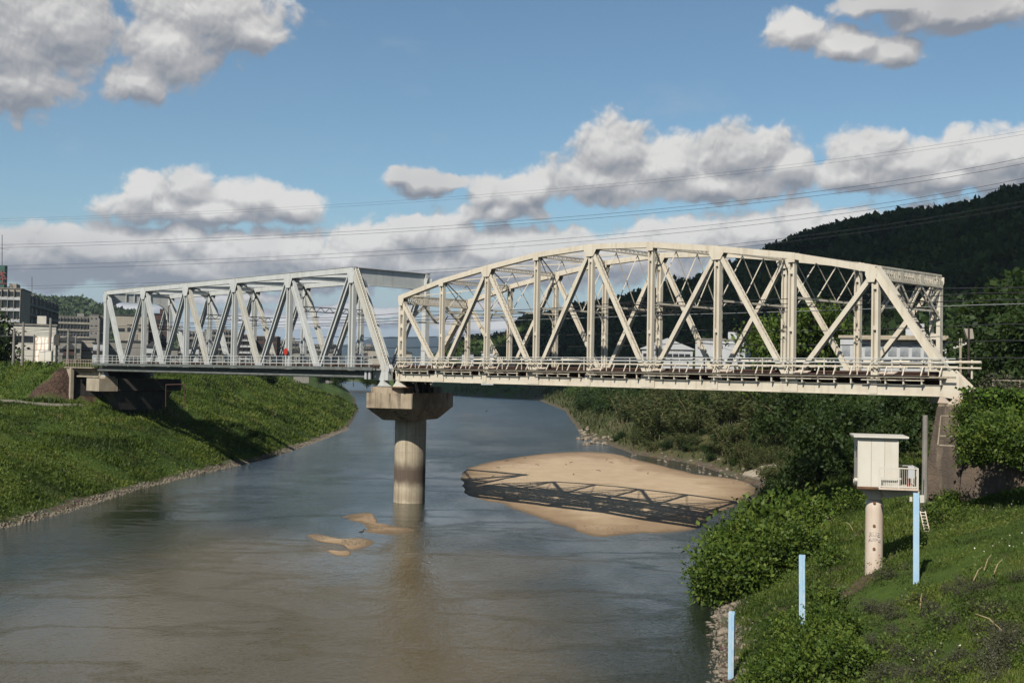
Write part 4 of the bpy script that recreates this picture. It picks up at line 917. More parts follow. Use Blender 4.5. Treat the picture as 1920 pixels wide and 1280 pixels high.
# ------------------------------------------------------------------ left bank end of the grey bridge
ab = empty('bridge_abutment', B(-80, 4.5, 9), 'concrete approach span and end pier at the grassy left bank', 'abutment')
mb = MB(); mb.box(B(-78.2, -.1, 13.05), (8.0, .5, 1.3), (U, Nn, Z)); mb.box(B(-78.2, -.2, 12.42), (8.1, .8, .22), (U, Nn, Z))
mb.box(B(-79.6, GW/2, 13.6), (10.8, GW+1, .3), (U, Nn, Z)); mb.box(B(-79.6, -1.0, 13.75), (10.8, 1.1, .14), (U, Nn, Z))
for t in np.arange(-82, -74.6, 1.1): mb.prism([(0, 0), (-1.1, .75), (-1.1, .85), (0, .85)], .16, (Nn, Z, U, B(t, -.36, 12.85)))
mb.build('girder', CONC_L, ab)
mb = MB()
for t in np.arange(-85.4, -73.9, .95): mb.beam(B(t, -1.45, 13.8), B(t, -1.45, 14.95), .07, .07, Nn)
for z in (14.95, 14.5): mb.rod(B(-85.5, -1.45, z), B(-74, -1.45, z), .045, 6)
mb.build('railing', CONC_L, ab)
mb = MB(); mb.box(B(-74.2, .05, 11.25), (4.6, 2.9, 1.9), (U, Nn, Z)); mb.box(B(-73.4, .4, 12.35), (2.4, 1.6, .35), (U, Nn, Z)); mb.build('pier_cap', CONC_L, ab)
MB().box(B(-74.2, GW/2+1.65, 11.3), (4.5, GW-.1, 1.8), (U, Nn, Z)).build('pier_beam', SHADE_CONC, ab)  # rear of the same cap, with the deck shade in its colour
MB().hexa([B(-74.2+a_, b_, 7.5) for a_, b_ in ((-1.3, 2.5), (1.3, 2.5), (1.3, GW-1.5), (-1.3, GW-1.5))] + [B(-74.2+a_, b_, 10.3) for a_, b_ in ((-2.1, .8), (2.1, .8), (2.1, GW+.2), (-2.1, GW+.2))]).build('pier_wall', SHADE_CONC, ab)
mb = MB(); mb.box(B(-83.2, GW/2, 10.9), (1.2, GW+2.2, 6.0), (U, Nn, Z)); mb.build('end_wall', SHADE_CONC, ab)
mb = MB(); mb.beam(B(-82.4, -1.35, 8), B(-82.4, -1.35, 13.75), .5, .6, Nn); mb.prism([(-2.2, 5.3), (-.3, 5.3), (-.3, 2.0), (-.6, 3.6)], .3, (U, Z, Nn, B(-82.4, -1.4, 8.4))); mb.build('wing_post', CONC_L, ab)

# ------------------------------------------------------------------ right bank abutment and retaining wall
ra_ = empty('bridge_abutment', B(63, 4, 8), 'brown stone abutment under the shoe of the cream bridge, with a battered corner', 'abutment')
T0 = T9 - .9
def wedge(mb, t0, t1, s0, s1, z0, z1, bt, bs):           # block with batter towards the river (bt) and towards the camera (bs)
    mb.hexa([B(t0-bt, s0-bs, z0), B(t1, s0-bs, z0), B(t1, s1, z0), B(t0-bt, s1, z0), B(t0, s0, z1), B(t1, s0, z1), B(t1, s1, z1), B(t0, s1, z1)])
mb = MB(); wedge(mb, T0+.1, T0+1.9, -1.05, 1.1, 4.5, 12.5, 1.0, .8); mb.build('pedestal', STONE, ra_)
mb = MB(); wedge(mb, T0-.3, T0+1.8, 1.15, WID+2, 4.5, 12.4, 1.0, 0.0); wedge(mb, T0+2.0, T0+3.6, -.7, WID+2, 6, 13.5, 0, .2); mb.build('breast_wall', STONE, ra_)
mb = MB(); mb.box(B(T0+1.0, 0, 12.57), (1.7, 2.0, .16), (U, Nn, Z)); mb.build('bearing_stone', CONC, ra_)
mb = MB()                                                # pale mortar bands showing on the face
for z, w_ in ((11.9, 1.25), (10.6, 1.2), (10.0, 1.05)):
    sface = -1.05 - .8*(12.5-z)/8 - .012; mb.beam(B(T0+.4, sface, z), B(T0+.4+w_, sface, z), .03, .08, Nn)
mb.beam(B(T0+.4, -1.05-.8*.6/8-.012, 11.9), B(T0+.3, -1.05-.8*2.5/8-.012, 10.0), .03, .08, Nn); mb.beam(B(T0+1.6, -1.05-.8*.6/8-.012, 11.9), B(T0+1.6, -1.05-.8*2/8-.012, 10.5), .03, .08, Nn)
mb.build('mortar_band', CONC_L, ra_)
rw = MB(); wedge(rw, T0+2.05, T0+34, -.75, -.2, 4.0, 13.1, 0, 1.6); 
tag(rw.build('retaining_wall', STONE, loc=B(70, -1, 6)), 'brown stone retaining wall beside the railway, hung with ivy', 'wall')
for i, t in enumerate((T0+3.4,)):
    fe = MB(); 
    for k in range(4): fe.beam(B(t+k*1.7, -.2, 13.0), B(t+k*1.7, -.2, 14.3), .07, .07, Nn)
    for z in (14.25, 13.75): fe.rod(B(t, -.2, z), B(t+5.1, -.2, z), .035, 6)
    tag(fe.build('fence', CREAM_D, loc=B(t, -.2, 13)), 'low pipe fence on top of the ivy covered retaining wall', 'fence')

def ground_z(x, y): return float(land(np.array([float(x)]), np.array([float(y)]))[0][0])
def G(px, py, lo=25, hi=420, dz=0.0):
    """the point of the ground seen in direction (px, py)"""
    d = ray(px, py); t_ = np.exp(np.linspace(math.log(lo), math.log(hi), 500)); zz = land(d.x/d.y*t_, t_)[0]; h_ = np.argmax(HC + d.z/d.y*t_ < zz + dz); t0 = t_[h_]
    return Vector((d.x/d.y*t0, t0, float(zz[h_])))
# ------------------------------------------------------------------ gauge hut on its column
hx = (Vector((math.cos(R(-11.5)), math.sin(R(-11.5)), 0))); hy = Vector((-hx.y, hx.x, 0)); HA = (hx, hy, Z)
hb = V(1640, 1052, Y=60.6); hut = empty('gauge_hut', hb, 'small white metal hut with railed platform standing on a pinkish round column', 'gauge house')
fl = V(1611, 912, Y=59.6); fr2 = V(1681, 912, Y=59.2); zf = fl.z + .02; wH = 2.0; ctr = fl.lerp(fr2, .5) + hy*1.05
ctr.z = 0; zt = V(1640, 822, Y=59.4).z
mb = MB(); mb.box(ctr + Z*((zf+zt)/2), (wH, 2.05, zt-zf), HA)
for sx_ in (-1, 1): mb.box(ctr + hx*sx_*(wH/2-.02) - hy*1.02 + Z*((zf+zt)/2), (.06, .06, zt-zf), HA)
cab = mb.build('cabin', WHITE, hut)
for f in (-.167, .167): MB().box(ctr + hx*wH*f - hy*1.026 + Z*((zf+zt)/2), (.022, .012, zt-zf-.06), HA).build('panel_joint', CREAM_D, cab)
MB().box(ctr + hx*(wH/2+.012) - hy*.1 + Z*(zf+1.0), (.03, .85, 1.95), HA).build('door', WHITE2, cab)
MB().box(ctr - hx*(wH/2+.012) - hy*.45 + Z*(zt-.75), (.03, .12, .55), HA).build('vent', DARK, cab)
mb = MB(); mb.box(ctr + hx*.13 + Z*(zt+.10), (wH+.72, 2.5, .09), HA); mb.box(ctr + hx*.13 + Z*(zt+.03), (wH+.6, 2.38, .06), HA); mb.build('roof', WHITE, hut)
MB().box(ctr + Z*(zf-.06), (wH+.06, 2.1, .12), HA).build('floor_frame', RUST_O, hut)
for o in (-.15, .35):
    c_ = ctr - hx*(wH/2+.16) - hy*(.75-o) + Z*(zf+.28-.2*o); MB().rod(c_, c_ + hx*.2, .13, 10, .09).build('vent_pipe', WHITE, hut)
cp = V(1639, 1000, Y=60.6); cx_ = Vector((cp.x, cp.y, 0)); zc = V(1639, 930, Y=60.6).z
mb = MB(); n_ = 28; pro = [(ground_z(cx_.x, cx_.y)-2.2, .455), (zc-.62, .455), (zc-.38, .44), (zc-.16, .37), (zc-.03, .24), (zc+.0, .05)]
for z, r_ in pro: mb.v += [tuple(cx_ + Vector((math.cos(2*math.pi*k/n_)*r_, math.sin(2*math.pi*k/n_)*r_, z))) for k in range(n_)]
mb.f += [(i*n_+k, i*n_+(k+1) % n_, (i+1)*n_+(k+1) % n_, (i+1)*n_+k) for i in range(len(pro)-1) for k in range(n_)] + [tuple(range((len(pro)-1)*n_, len(pro)*n_))]
colm = mb.build('column', PINK, hut, smooth=True)
fd = (Vector((0, HC*0, 0)) - cx_).normalized()
for py in (942, 985, 1028):
    p_ = cx_ + fd*.455 + Z*V(1640, py, Y=60.2).z; MB().rod(p_ - fd*.06, p_ + fd*.05, .075, 10).build('bolt', RUST_O, colm)
# faded stencil on the column
STENCIL = pmat('faded_stencil', (.62, .53, .46), None)
for j, row in enumerate(('RUE', 'FUSBE')):
    rx = Vector((-fd.y, fd.x, 0)); letters(row, .30 if j == 0 else .22, STENCIL, colm, Matrix.Translation(cx_ + fd*.466 + Z*(V(1640, 1004 + 9*j, Y=60.2).z) - origin(colm)) @ Matrix((rx, Z, fd)).transposed().to_4x4())
mb = MB()
mb.prism([(-.95, 0), (.75, 0), (.25, -.62), (-.25, -.62)], .6, (hx, Z, hy, Vector((ctr.x, ctr.y, zf-.12)) - hx*.02 - hy*.3))
mb.prism([(.0, 0), (2.0, 0), (2.0, -.16), (.2, -.5)], .16, (hx, Z, hy, Vector((ctr.x, ctr.y, zf-.13)) + hx*.2 - hy*.55)); mb.build('bracket', PINK, hut)
# platform and railing
pl0 = V(1648, 916, Y=58.6); pl1 = V(1722, 920, Y=58.3); zp = pl1.z + .06; L_ = (pl1 - pl0).dot(hx)
po = Vector((pl0.x, pl0.y, zp))
mb = MB(); mb.box(po + hx*L_/2 + hy*.3, (L_, .62, .09), HA); mb.box(po + hx*(L_-.52) + hy*1.45, (1.05, 1.7, .09), HA); mb.build('platform', PINK, hut)
mb = MB(); hr = 1.06
for f in (0, .5, 1.0): mb.box(po + hx*(L_*f + (.04 if f == 0 else -.04 if f == 1 else 0)) + hy*.04 + Z*hr/2, (.07, .07, hr), HA)
for z in (.12, hr): mb.box(po + hx*L_/2 + hy*.04 + Z*z, (L_, .06, .06), HA)
for f in np.linspace(.05, .95, 19): mb.box(po + hx*L_*f + hy*.04 + Z*(hr/2+.05), (.018, .018, hr-.12), HA)
for k in range(5): mb.box(po + hx*(L_-.04) + hy*(.1+.5*k) + Z*hr/2, (.06 if k in (0, 4) else .02, .06 if k in (0, 4) else .02, hr), HA)
for z in (.12, hr): mb.box(po + hx*(L_-.04) + hy*1.1 + Z*z, (.06, 2.2, .06), HA)
mb.box(po + hx*(L_-.55) + hy*2.25 + Z*hr, (1.05, .06, .06), HA); mb.box(po + hx*(L_-1.02) + hy*2.25 + Z*hr/2, (.06, .06, hr), HA); mb.box(po + hx*.6 + hy*.1 + Z*.52, (1.0, .05, .09), HA)
mb.build('railing', WHITE, hut)
MB().box(po + hx*(L_-.36) + hy*.12 + Z*.88, (.30, .18, .62), HA).build('control_box', WHITE2, hut)
MB().box(po + hx*(L_-.42) + hy*.5 + Z*.35, (.16, .16, .55), HA).build('hydrant', REDP, hut)
MB().tube([ctr + hx*(wH/2) + Z*(zt-1.1), ctr + hx*2.0 + hy*3 + Z*(zt-1.75), V(1729, 874, Y=68)], .025, 5).build('cable', DARK, hut)
# ------------------------------------------------------------------ blue gauge posts climbing the bank
def gauge(px, y0, y1, D, wpx, lab, m, lean=0):
    p = V(px, y1, Y=D); q = V(px - lean, y0, Y=D); w_ = wpx/2150*D; p = p + Vector((0, 0, -1.0))
    g_ = empty('gauge_post', p, lab, 'gauge post', 'blue gauge posts on the bank'); sd = Vector((math.cos(R(-18)), math.sin(R(-18)), 0))
    mb = MB(); mb.beam(p, q, w_, .05, sd, 0, .12); mb.beam(p, q, w_, .05, sd, 0, -.12); mb.beam(p, q, .06, .2, sd); mb.build('post', m, g_)
    mb = MB(); f = sd.cross(Z)*1.0
    if f.y > 0: f = -f
    mb.beam(p + f*.155, q + f*.155 - Z*.05, w_*.42, .015, sd, -w_*.12); mb.build('scale_plate', BLUE_L if m is BLUE_W else BLUE, g_); return g_, q
gauge(1371, 1146, 1256, 53.7, 10.5, 'lowest blue gauge post at the water edge among rocks', BLUE_W, -1)
gauge(1505, 1040, 1186, 54.2, 11, 'peeling blue gauge post half hidden by shrubs in mid slope', BLUE_W, 1)
g3, q3 = gauge(1718, 924, 1076, 55.0, 10.5, 'tall clean blue gauge post in front of the hut platform', BLUE)
mb = MB(); mb.box(q3 + Vector((.30, .1, -.28)), (.2, .06, .36)); mb.box(q3 + Vector((-.22, .1, -.3)), (.12, .06, .22)); mb.build('sign_plate', WHITE, g3)
# sloping concrete apron on the far side of the channel
q_ = [(1392, 893), (1420, 862), (1492, 884), (1478, 912)]; gp_ = [[None]*8 for _ in range(8)]
for i in range(8):
    for j in range(8):
        u, v = i/7, j/7; px = (q_[0][0]*(1-u) + q_[1][0]*u)*(1-v) + (q_[3][0]*(1-u) + q_[2][0]*u)*v; py = (q_[0][1]*(1-u) + q_[1][1]*u)*(1-v) + (q_[3][1]*(1-u) + q_[2][1]*u)*v; gp_[i][j] = G(px, py, 60, 300)
mb = MB(); n = 8; mb.v = [tuple(gp_[i][j] + Z*.22) for i in range(n) for j in range(n)] + [tuple(gp_[i][j] - Z*.3) for i in range(n) for j in range(n)]
for i in range(n-1):
    for j in range(n-1):
        a_ = i*n+j; mb.f += [(a_, a_+n, a_+n+1, a_+1), (a_+64, a_+65, a_+n+65, a_+n+64)]
for k in range(n-1):
    for a_, b_ in ((k, k+1), (56+k+1, 56+k), ((k+1)*n, k*n), (k*n+7, (k+1)*n+7)): mb.f.append((a_, b_, b_+64, a_+64))
tag(mb.build('revetment', CONC_L, loc=gp_[3][3]), 'pale sloping concrete apron at the water edge behind the sandbar', 'revetment')
# ------------------------------------------------------------------ poles, ladder, track-side things
def pole(name, px, y0, y1, D, r_, mat, label, cat, group=None, r2=None, arms=()):
    p, q = V(px, y1, Y=D), V(px, y0, Y=D); q.x = p.x; q.y = p.y; o = empty(name, p, label, cat, group)
    MB().rod(p - Z*.8, q, r_, 10, r2 or r_*.75).build('pole', mat, o)
    for dz, w_ in arms:
        mb = MB(); mb.beam(q - Z*dz - Nn*w_, q - Z*dz + Nn*w_, .09, .09, Z)
        for k in (-.9, -.35, .35, .9): mb.rod(q - Z*dz + Nn*w_*k, q - Z*(dz-.22) + Nn*w_*k, .05, 6)
        mb.build('crossarm', mat, o)
    return o
pole('utility_pole', 1733, 778, 1000, 69, .20, CONC_G, 'tall grey concrete pole beside the stone abutment behind the hut', 'pole')
ldp, ldq = V(1741, 1004, Y=66), V(1730, 958, Y=67); ld = MB(); sd_ = Vector((.9, -.4, 0)).normalized()
for o in (-.14, .14): ld.rod(ldp + sd_*o - Z*.1, ldq + sd_*o, .035, 5)
for f in np.linspace(.05, .95, 8): ld.rod(ldp.lerp(ldq, f) - sd_*.14, ldp.lerp(ldq, f) + sd_*.14, .03, 5)
tag(ld.build('ladder', PINK, loc=ldp), 'narrow rusty ladder leaning on the slope behind the blue post', 'ladder')
PL = 'concrete catenary poles along the left track'
for px, y0, y1, D, lab in ((25, 615, 676, 196, 'leftmost concrete pole before the mural building'), (42, 604, 676, 190, 'taller concrete pole in front of the mural building'), (63, 627, 674, 196, 'thin low pole beside the painted wall of the mural building'),
                      (93, 596, 672, 186, 'tall concrete pole just behind the white relay cabinets'), (127, 617, 674, 205, 'concrete pole above the end of the approach span'), (141, 628, 674, 215, 'slim grey pole between two concrete poles near the approach span'), (184, 597, 674, 190, 'concrete pole next to the left end of the grey truss')):
    pole('catenary_pole', px, y0, y1, D, .26 if y1-y0 > 55 else .17, CONC_G, lab, 'pole', PL)
sg = empty('railway_signal', V(105, 676, Y=190), 'black railway signal head on a post above the grassy embankment', 'signal')
MB().rod(V(106, 676, Y=190), V(106, 630, Y=190), .08, 6).build('post', DARK, sg); p_ = V(106, 637, Y=189.6); MB().prism([(-.45, -.9), (.45, -.9), (.45, .6), (.25, .95), (-.25, .95), (-.45, .6)], .25, (Vector((1, 0, 0)), Z, Vector((0, 1, 0)), p_)).build('head', DARK, sg)
for px, lab, w_, h_ in ((81, 'narrow white relay cabinet on the embankment, left of a wider one', 1.0, 1.5), (91, 'wider white relay cabinet on the embankment near the signal', 1.15, 1.6)):
    c_ = V(px, 677, Y=184); bx = empty('relay_cabinet', c_, lab, 'cabinet', 'white cabinets on the embankment'); MB().box(c_ + Z*h_/2, (w_, .8, h_)).build('body', WHITE, bx); MB().box(c_ + Z*(h_+.04), (w_+.1, .9, .08)).build('lid', WHITE2, bx)
    MB().box(c_ + Z*h_*.5 - Vector((0, .41, 0)), (w_*.84, .02, h_*.86)).build('door', WHITE, bx)
# iron frame on the grass
fp = [V(311, 751, Y=150), V(311, 721, Y=150), V(346, 720, Y=148), V(346, 752, Y=148)]; mb = MB(); 
for a_, b_ in zip(fp[:-1], fp[1:]): mb.rod(a_ - (Z*.8 if a_ is fp[0] else Z*0), b_ - (Z*.8 if b_ is fp[3] else Z*0), .055, 6)
tag(mb.build('height_barrier', RUST, loc=fp[0]), 'rusty goal-like pipe frame standing in grass below the grey bridge', 'barrier')
# pole with twin posts on the right
up_ = empty('utility_pole', V(1800, 690, Y=92), 'twin-topped grey utility pole with insulators beside the right end of the bridge', 'pole')
mb = MB(); q = V(1801, 634, Y=92)
mb.rod(V(1801, 700, Y=92), V(1801, 648, Y=92), .10, 8)
for o in (-.07, .09): mb.rod(V(1801, 652, Y=92) + Vector((o, 0, 0)), q + Vector((o, 0, 0)), .05, 6)
mb.build('pole', CONC_L, up_); mb = MB(); mb.beam(V(1789, 653, Y=92), V(1811, 645, Y=92), .06, .06, Z); mb.beam(V(1796, 672, Y=92), V(1813, 672, Y=92), .06, .06, Z)
for px, py in ((1789, 653), (1795, 651), (1806, 647), (1811, 645)): mb.rod(V(px, py, Y=92), V(px, py-3, Y=92), .07, 6)
mb.build('crossarm', WHITE, up_)
sp_ = pole('shaded_lamp', 1816, 615, 690, 86, .10, TIMBER, 'dark post with a tan tapered box on top beside the track', 'post'); p_ = V(1816, 632, Y=86); MB().prism([(-.34, .75), (.3, .75), (.42, 0), (-.05, -.05)], .3, (Vector((1, 0, 0)), Z, Vector((0, 1, 0)), p_ - Z*.1)).build('box', TANWALL, sp_)

# ------------------------------------------------------------------ overhead wires
def wire(pts, r_, name, mat, label, cat='wire', group=None, n=26):
    P = [np.array(p) for p in pts]; out = []
    for f in np.linspace(0, 1, n):                        # quadratic through three points
        a_, b_, c_ = P; out.append(Vector(a_*(2*(f-.5)*(f-1)) + b_*(-4*f*(f-1)) + c_*(2*f*(f-.5))))
    return tag(MB().tube(out, r_, 5).build(name, mat, loc=out[0]), label, cat, group)
TL = 'transmission wires crossing the sky'
specs = [((-260, 416), (850, 369), (2100, 212), 'highest faint transmission wire, upper of its pair'), ((-260, 420), (850, 374), (2100, 219), 'highest faint transmission wire, lower of its pair'),
         ((-260, 464), (960, 415), (2100, 253), 'second pair of transmission wires from the top, upper wire'), ((-260, 470), (960, 421), (2100, 266), 'second pair of transmission wires from the top, lower wire'),
         ((-260, 503), (960, 455), (2100, 290), 'third pair of transmission wires from the top, upper wire'), ((-260, 510), (960, 463), (2100, 299), 'third pair of transmission wires from the top, lower wire'),
         ((-260, 540), (900, 500), (2100, 338), 'lowest pair of transmission wires behind the truss tops, upper wire'), ((-260, 545), (900, 506), (2100, 348), 'lowest pair of transmission wires behind the truss tops, lower wire')]
for i, (a_, b_, c_, lab) in enumerate(specs):
    th = .022 if i < 2 else .042
    wire([V(*a_, Y=420), V(*b_, Y=300), V(*c_, Y=210)], th, 'power_line', WIRE, lab, 'wire', TL)
CWG = 'railway overhead wires along the tracks'
for s, z, lab, dk in ((2.35, 19.55, 'contact wire above the near track', WIRE), (2.35, 20.45, 'messenger wire above the near track', WIRE), (6.75, 19.55, 'contact wire above the far track', WIRE), (6.75, 20.4, 'messenger wire above the far track', WIRE),
                  (11.2, 18.4, 'upper feeder wire running beside the far truss', WIRE), (11.4, 17.2, 'middle feeder wire running beside the far truss', WIRE), (11.6, 15.95, 'lower feeder wire running beside the far truss', WIRE)):
    for j in range(8):
        t0 = -145 + j*29; t1 = t0 + 29; sag = .28 if 'contact' not in lab else .05
        if j == 0: mb = MB()
        pts = [B(t0 + 29*f, s, z - sag*4*f*(1-f)) for f in np.linspace(0, 1, 6)]; mb.tube(pts, .030 if 'mess' in lab or 'contact' in lab else .036, 4)
    tag(mb.build('overhead_wire', WIRE_B if s > 6 and 'contact' in lab else dk, loc=B(0, s, z)), lab, 'wire', CWG)

# ------------------------------------------------------------------ buildings
WIN_ME = {}
SIGNRED = pmat('faded_red_paint', (.26, .05, .05), (.14, .04, .04), .5, .7)
PALEGLASS = pmat('pale_window', (.42, .44, .46), (.20, .22, .24), .35, .3)
def window_mesh(w, h, glass=None):
    k = (round(w, 2), round(h, 2), glass.name if glass else '')
    if k not in WIN_ME:
        me = bpy.data.meshes.new('window'); mb = MB(); mb.box((0, -.03, 0), (w, .08, h)); mb.box((0, -.08, 0), (.06, .05, h)); me.from_pydata(mb.v, [], mb.f); me.materials.append(glass or GLASSY); WIN_ME[k] = me
    return WIN_ME[k]
def building(name, label, px0, px1, ytop, D, depth, wall, floors, bays, base=9.0, yaw=0.0, balcony=None, roof='flat', win=(1.4, 1.3), roofmat=None, cat='building', group=None, gable=.0, skip=(), glass=None, wide=None):
    p0, p1 = V(px0, ytop, Y=D), V(px1, ytop, Y=D); w = (p1-p0).length; h = (p0.z+p1.z)/2 - base; c = (p0+p1)/2
    if wide:
        w = wide; c = p0 + Vector((math.cos(yaw), math.sin(yaw), 0))*w/2
    else: yaw = yaw + math.atan2(-c.x, c.y)*.9; w *= 1/max(.8, math.cos(yaw))
    ca, sa = math.cos(yaw), math.sin(yaw); ax = (Vector((ca, sa, 0)), Vector((-sa, ca, 0)), Z)
    o = empty(name, Vector((c.x, c.y, base)), label, cat, group); o.rotation_euler = (0, 0, yaw)
    loc = lambda x, y, z: Vector((x, y, z))
    def put(mb, nm, mat):
        me = bpy.data.meshes.new(nm); me.from_pydata(mb.v, [], mb.f); q_ = link_mesh(nm, me, mat, o); return q_
    put(MB().box((0, depth/2, h/2), (w, depth, h)), 'wall', wall)
    rm = roofmat or CONC_G
    if roof == 'flat':
        put(MB().box((0, depth/2, h+.2), (w+.5, depth+.5, .4)), 'roof', rm)
        if bays > 3: put(MB().box((w*.2, depth*.5, h+1.3), (w*.18, depth*.4, 2.2)), 'stair_head', wall)
    elif roof == 'gable':
        put(MB().prism([(-w/2-.4, 0), (w/2+.4, 0), (w/2+.4, .15), (0, gable), (-w/2-.4, .15)], depth+.8, (Vector((1, 0, 0)), Z, Vector((0, 1, 0)), Vector((0, -.4, h)))), 'roof', rm)
    fh = h/max(1, floors); n = 0
    for f in range(floors):
        z = fh*(f+.55)
        for b_ in range(bays):
            if (f, b_) in skip or n >= 100: continue
            x = -w/2 + w*(b_+.5)/bays; q_ = bpy.data.objects.new('window', window_mesh(*win, glass)); C.objects.link(q_); q_.parent = o; q_.location = (x, 0, z); n += 1
        if balcony and f > 0:
            put(MB().box((0, -.75, fh*f+.5), (w*.96, .10, 1.0)).box((0, -.4, fh*f+.02), (w*.96, .8, .14)), 'balcony', balcony)
    if balcony:
        for b_ in range(bays+1):
            put(MB().box((-w*.48 + w*.96*b_/bays, -.42, h/2), (.14, .84, h)), 'fin', wall)
    return o, w, h
# apartment block with lit end and long dark balcony front
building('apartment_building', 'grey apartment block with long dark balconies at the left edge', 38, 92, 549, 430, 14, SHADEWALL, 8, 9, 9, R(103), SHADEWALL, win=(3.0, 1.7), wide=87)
building('apartment_building', 'apartment stair tower with pale balconies below the green rooftop sign', -30, 37, 541, 424, 20, TANWALL, 8, 6, 9, R(-8), WHITE2, win=(2.0, 1.7))
building('roof_house', 'grey rooftop machine room above the pale balconies', 14, 35, 540.5, 432, 8, SHADEWALL, 1, 2, 35.8, 0, win=(1, .7)); 
p0, p1 = V(-40, 497, Y=428), V(9, 497, Y=428); pb = V(9, 541, Y=428); ts_ = empty('rooftop_sign', Vector((p0.x, p0.y, pb.z)), 'dark green rooftop sign tower with red characters at the left edge', 'sign')
MB().box(((p0+p1)/2 + Z*((pb.z-p0.z)/2) + Vector((0, 1.2, 0))), ((p1-p0).length, 2.4, p0.z-pb.z)).build('panel', GREENP, ts_)
MB().box(((p0+p1)/2 + Z*(pb.z-p0.z-1.6) + Vector((0, 1.2, 0))), ((p1-p0).length+1, 2.0, 3.0)).build('base_panel', RUST, ts_)
for ch, px, py, sz in (('木', 3, 516, 3.6), ('土', 5, 526, 3.6), ('R', 5, 546, 2.6)):
    letters(ch, sz, SIGNRED if ch != 'R' else PINK, ts_, Matrix.Translation(V(px, py, Y=427.7) - ts_.location) @ Matrix.Rotation(math.pi/2, 4, 'X'), 'CENTER', .03)
mb = MB(); mb.rod(V(4, 497, Y=429), V(4, 440, Y=429), .12, 5); mb.rod(V(-6, 465, Y=429), V(17, 468, Y=429), .06, 5); mb.build('mast', DARK, ts_)
tag(MB().rod(V(60, 552, Y=440), V(60, 519, Y=440), .10, 5).build('antenna_mast', DARK, loc=V(60, 552, Y=440)), 'thin antenna mast on the roof of the grey apartment block', 'antenna')
# mural building
o, w, h = building('commercial_building', 'white two storey building with a pale brown mural beside the left track', 16, 99, 610, 262, 14, WHITE, 2, 7, 9, 0, win=(2.6, 1.5), skip=((0, 4), (0, 5), (0, 6), (1, 4), (1, 5), (1, 6)))
def mural():
    m, t = newmat('mural_paint'); b = NB(t); tc = b.n('ShaderNodeTexCoord').outputs['Object']
    wv = b.n('ShaderNodeTexWave'); wv.inputs['Scale'].default_value = .35; wv.inputs['Distortion'].default_value = 9; wv.inputs['Detail'].default_value = 4; b.l(tc, wv.inputs[0])
    col = b.mix(b.ss(wv.outputs['Fac'], .55, .9), (.74, .69, .62), (.56, .42, .32)); p = b.n('ShaderNodeBsdfPrincipled'); b.l(col, p.inputs['Base Color']); p.inputs['Roughness'].default_value = .8
    o_ = b.n('ShaderNodeOutputMaterial'); b.l(p.outputs[0], o_.inputs[0]); return m
me = bpy.data.meshes.new('mural_panel'); mb = MB().box((w*.27, -.06, h*.45), (w*.34, .12, h*.72)); me.from_pydata(mb.v, [], mb.f); link_mesh('mural_panel', me, mural(), o)
me = bpy.data.meshes.new('awning'); mb = MB().box((-w*.2, -.9, h*.36), (w*.55, 1.8, .2)); me.from_pydata(mb.v, [], mb.f); link_mesh('awning', me, DKROOF, o)
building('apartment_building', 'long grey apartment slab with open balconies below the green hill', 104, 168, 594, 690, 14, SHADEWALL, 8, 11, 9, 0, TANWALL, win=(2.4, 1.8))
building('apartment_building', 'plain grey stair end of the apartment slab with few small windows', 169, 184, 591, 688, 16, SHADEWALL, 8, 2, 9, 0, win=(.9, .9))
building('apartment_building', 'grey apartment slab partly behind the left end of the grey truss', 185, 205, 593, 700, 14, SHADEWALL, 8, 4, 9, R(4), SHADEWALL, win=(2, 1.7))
building('hall_building', 'tall tan hall with dark flat roof seen through the left truss panels', 219, 276, 592, 420, 30, TANWALL, 2, 3, 9, 0, roofmat=DKROOF, win=(3, 1.2))
building('hall_building', 'brown dark hall wing next to the tan hall', 277, 312, 589, 440, 20, REDBRICK, 4, 4, 9, 0, roofmat=DKROOF, win=(1.6, 1.2))
building('shop_building', 'low dark roofed shop in front of the tan hall', 206, 268, 641, 330, 12, SHADEWALL, 1, 6, 9, 0, roofmat=DKROOF, win=(2.4, 1.8))
building('apartment_building', 'grey balcony apartment block between the third and fourth grey posts', 389, 434, 619, 620, 14, SHADEWALL, 7, 8, 9, R(6), SHADEWALL, win=(2, 1.5))
building('apartment_building', 'dim apartment block behind the second grey diagonal', 336, 388, 622, 700, 14, SHADEWALL, 6, 8, 9, 0, SHADEWALL, win=(2, 1.5))
building('apartment_tower', 'dark red brown tower with white balconies near the middle of the grey truss', 447, 473, 628, 560, 16, REDBRICK, 7, 3, 9, 0, WHITE2, win=(1.6, 1.4))
building('apartment_tower', 'wide dark red brown tower right of the narrower one', 478, 519, 631, 575, 18, REDBRICK, 7, 5, 9, R(-5), None, win=(1.6, 1.4))
building('apartment_building', 'low grey block right of the red brown towers', 522, 560, 640, 600, 16, SHADEWALL, 5, 6, 9, 0, SHADEWALL, win=(1.8, 1.4))
building('apartment_building', 'long grey block low behind the last grey diagonals', 566, 640, 646, 760, 16, SHADEWALL, 5, 12, 9, 0, SHADEWALL, win=(1.8, 1.4))
building('apartment_building', 'pale grey block just left of the blue mountain', 655, 706, 650, 820, 16, SHADEWALL, 5, 9, 9, 0, TANWALL, win=(1.8, 1.4))
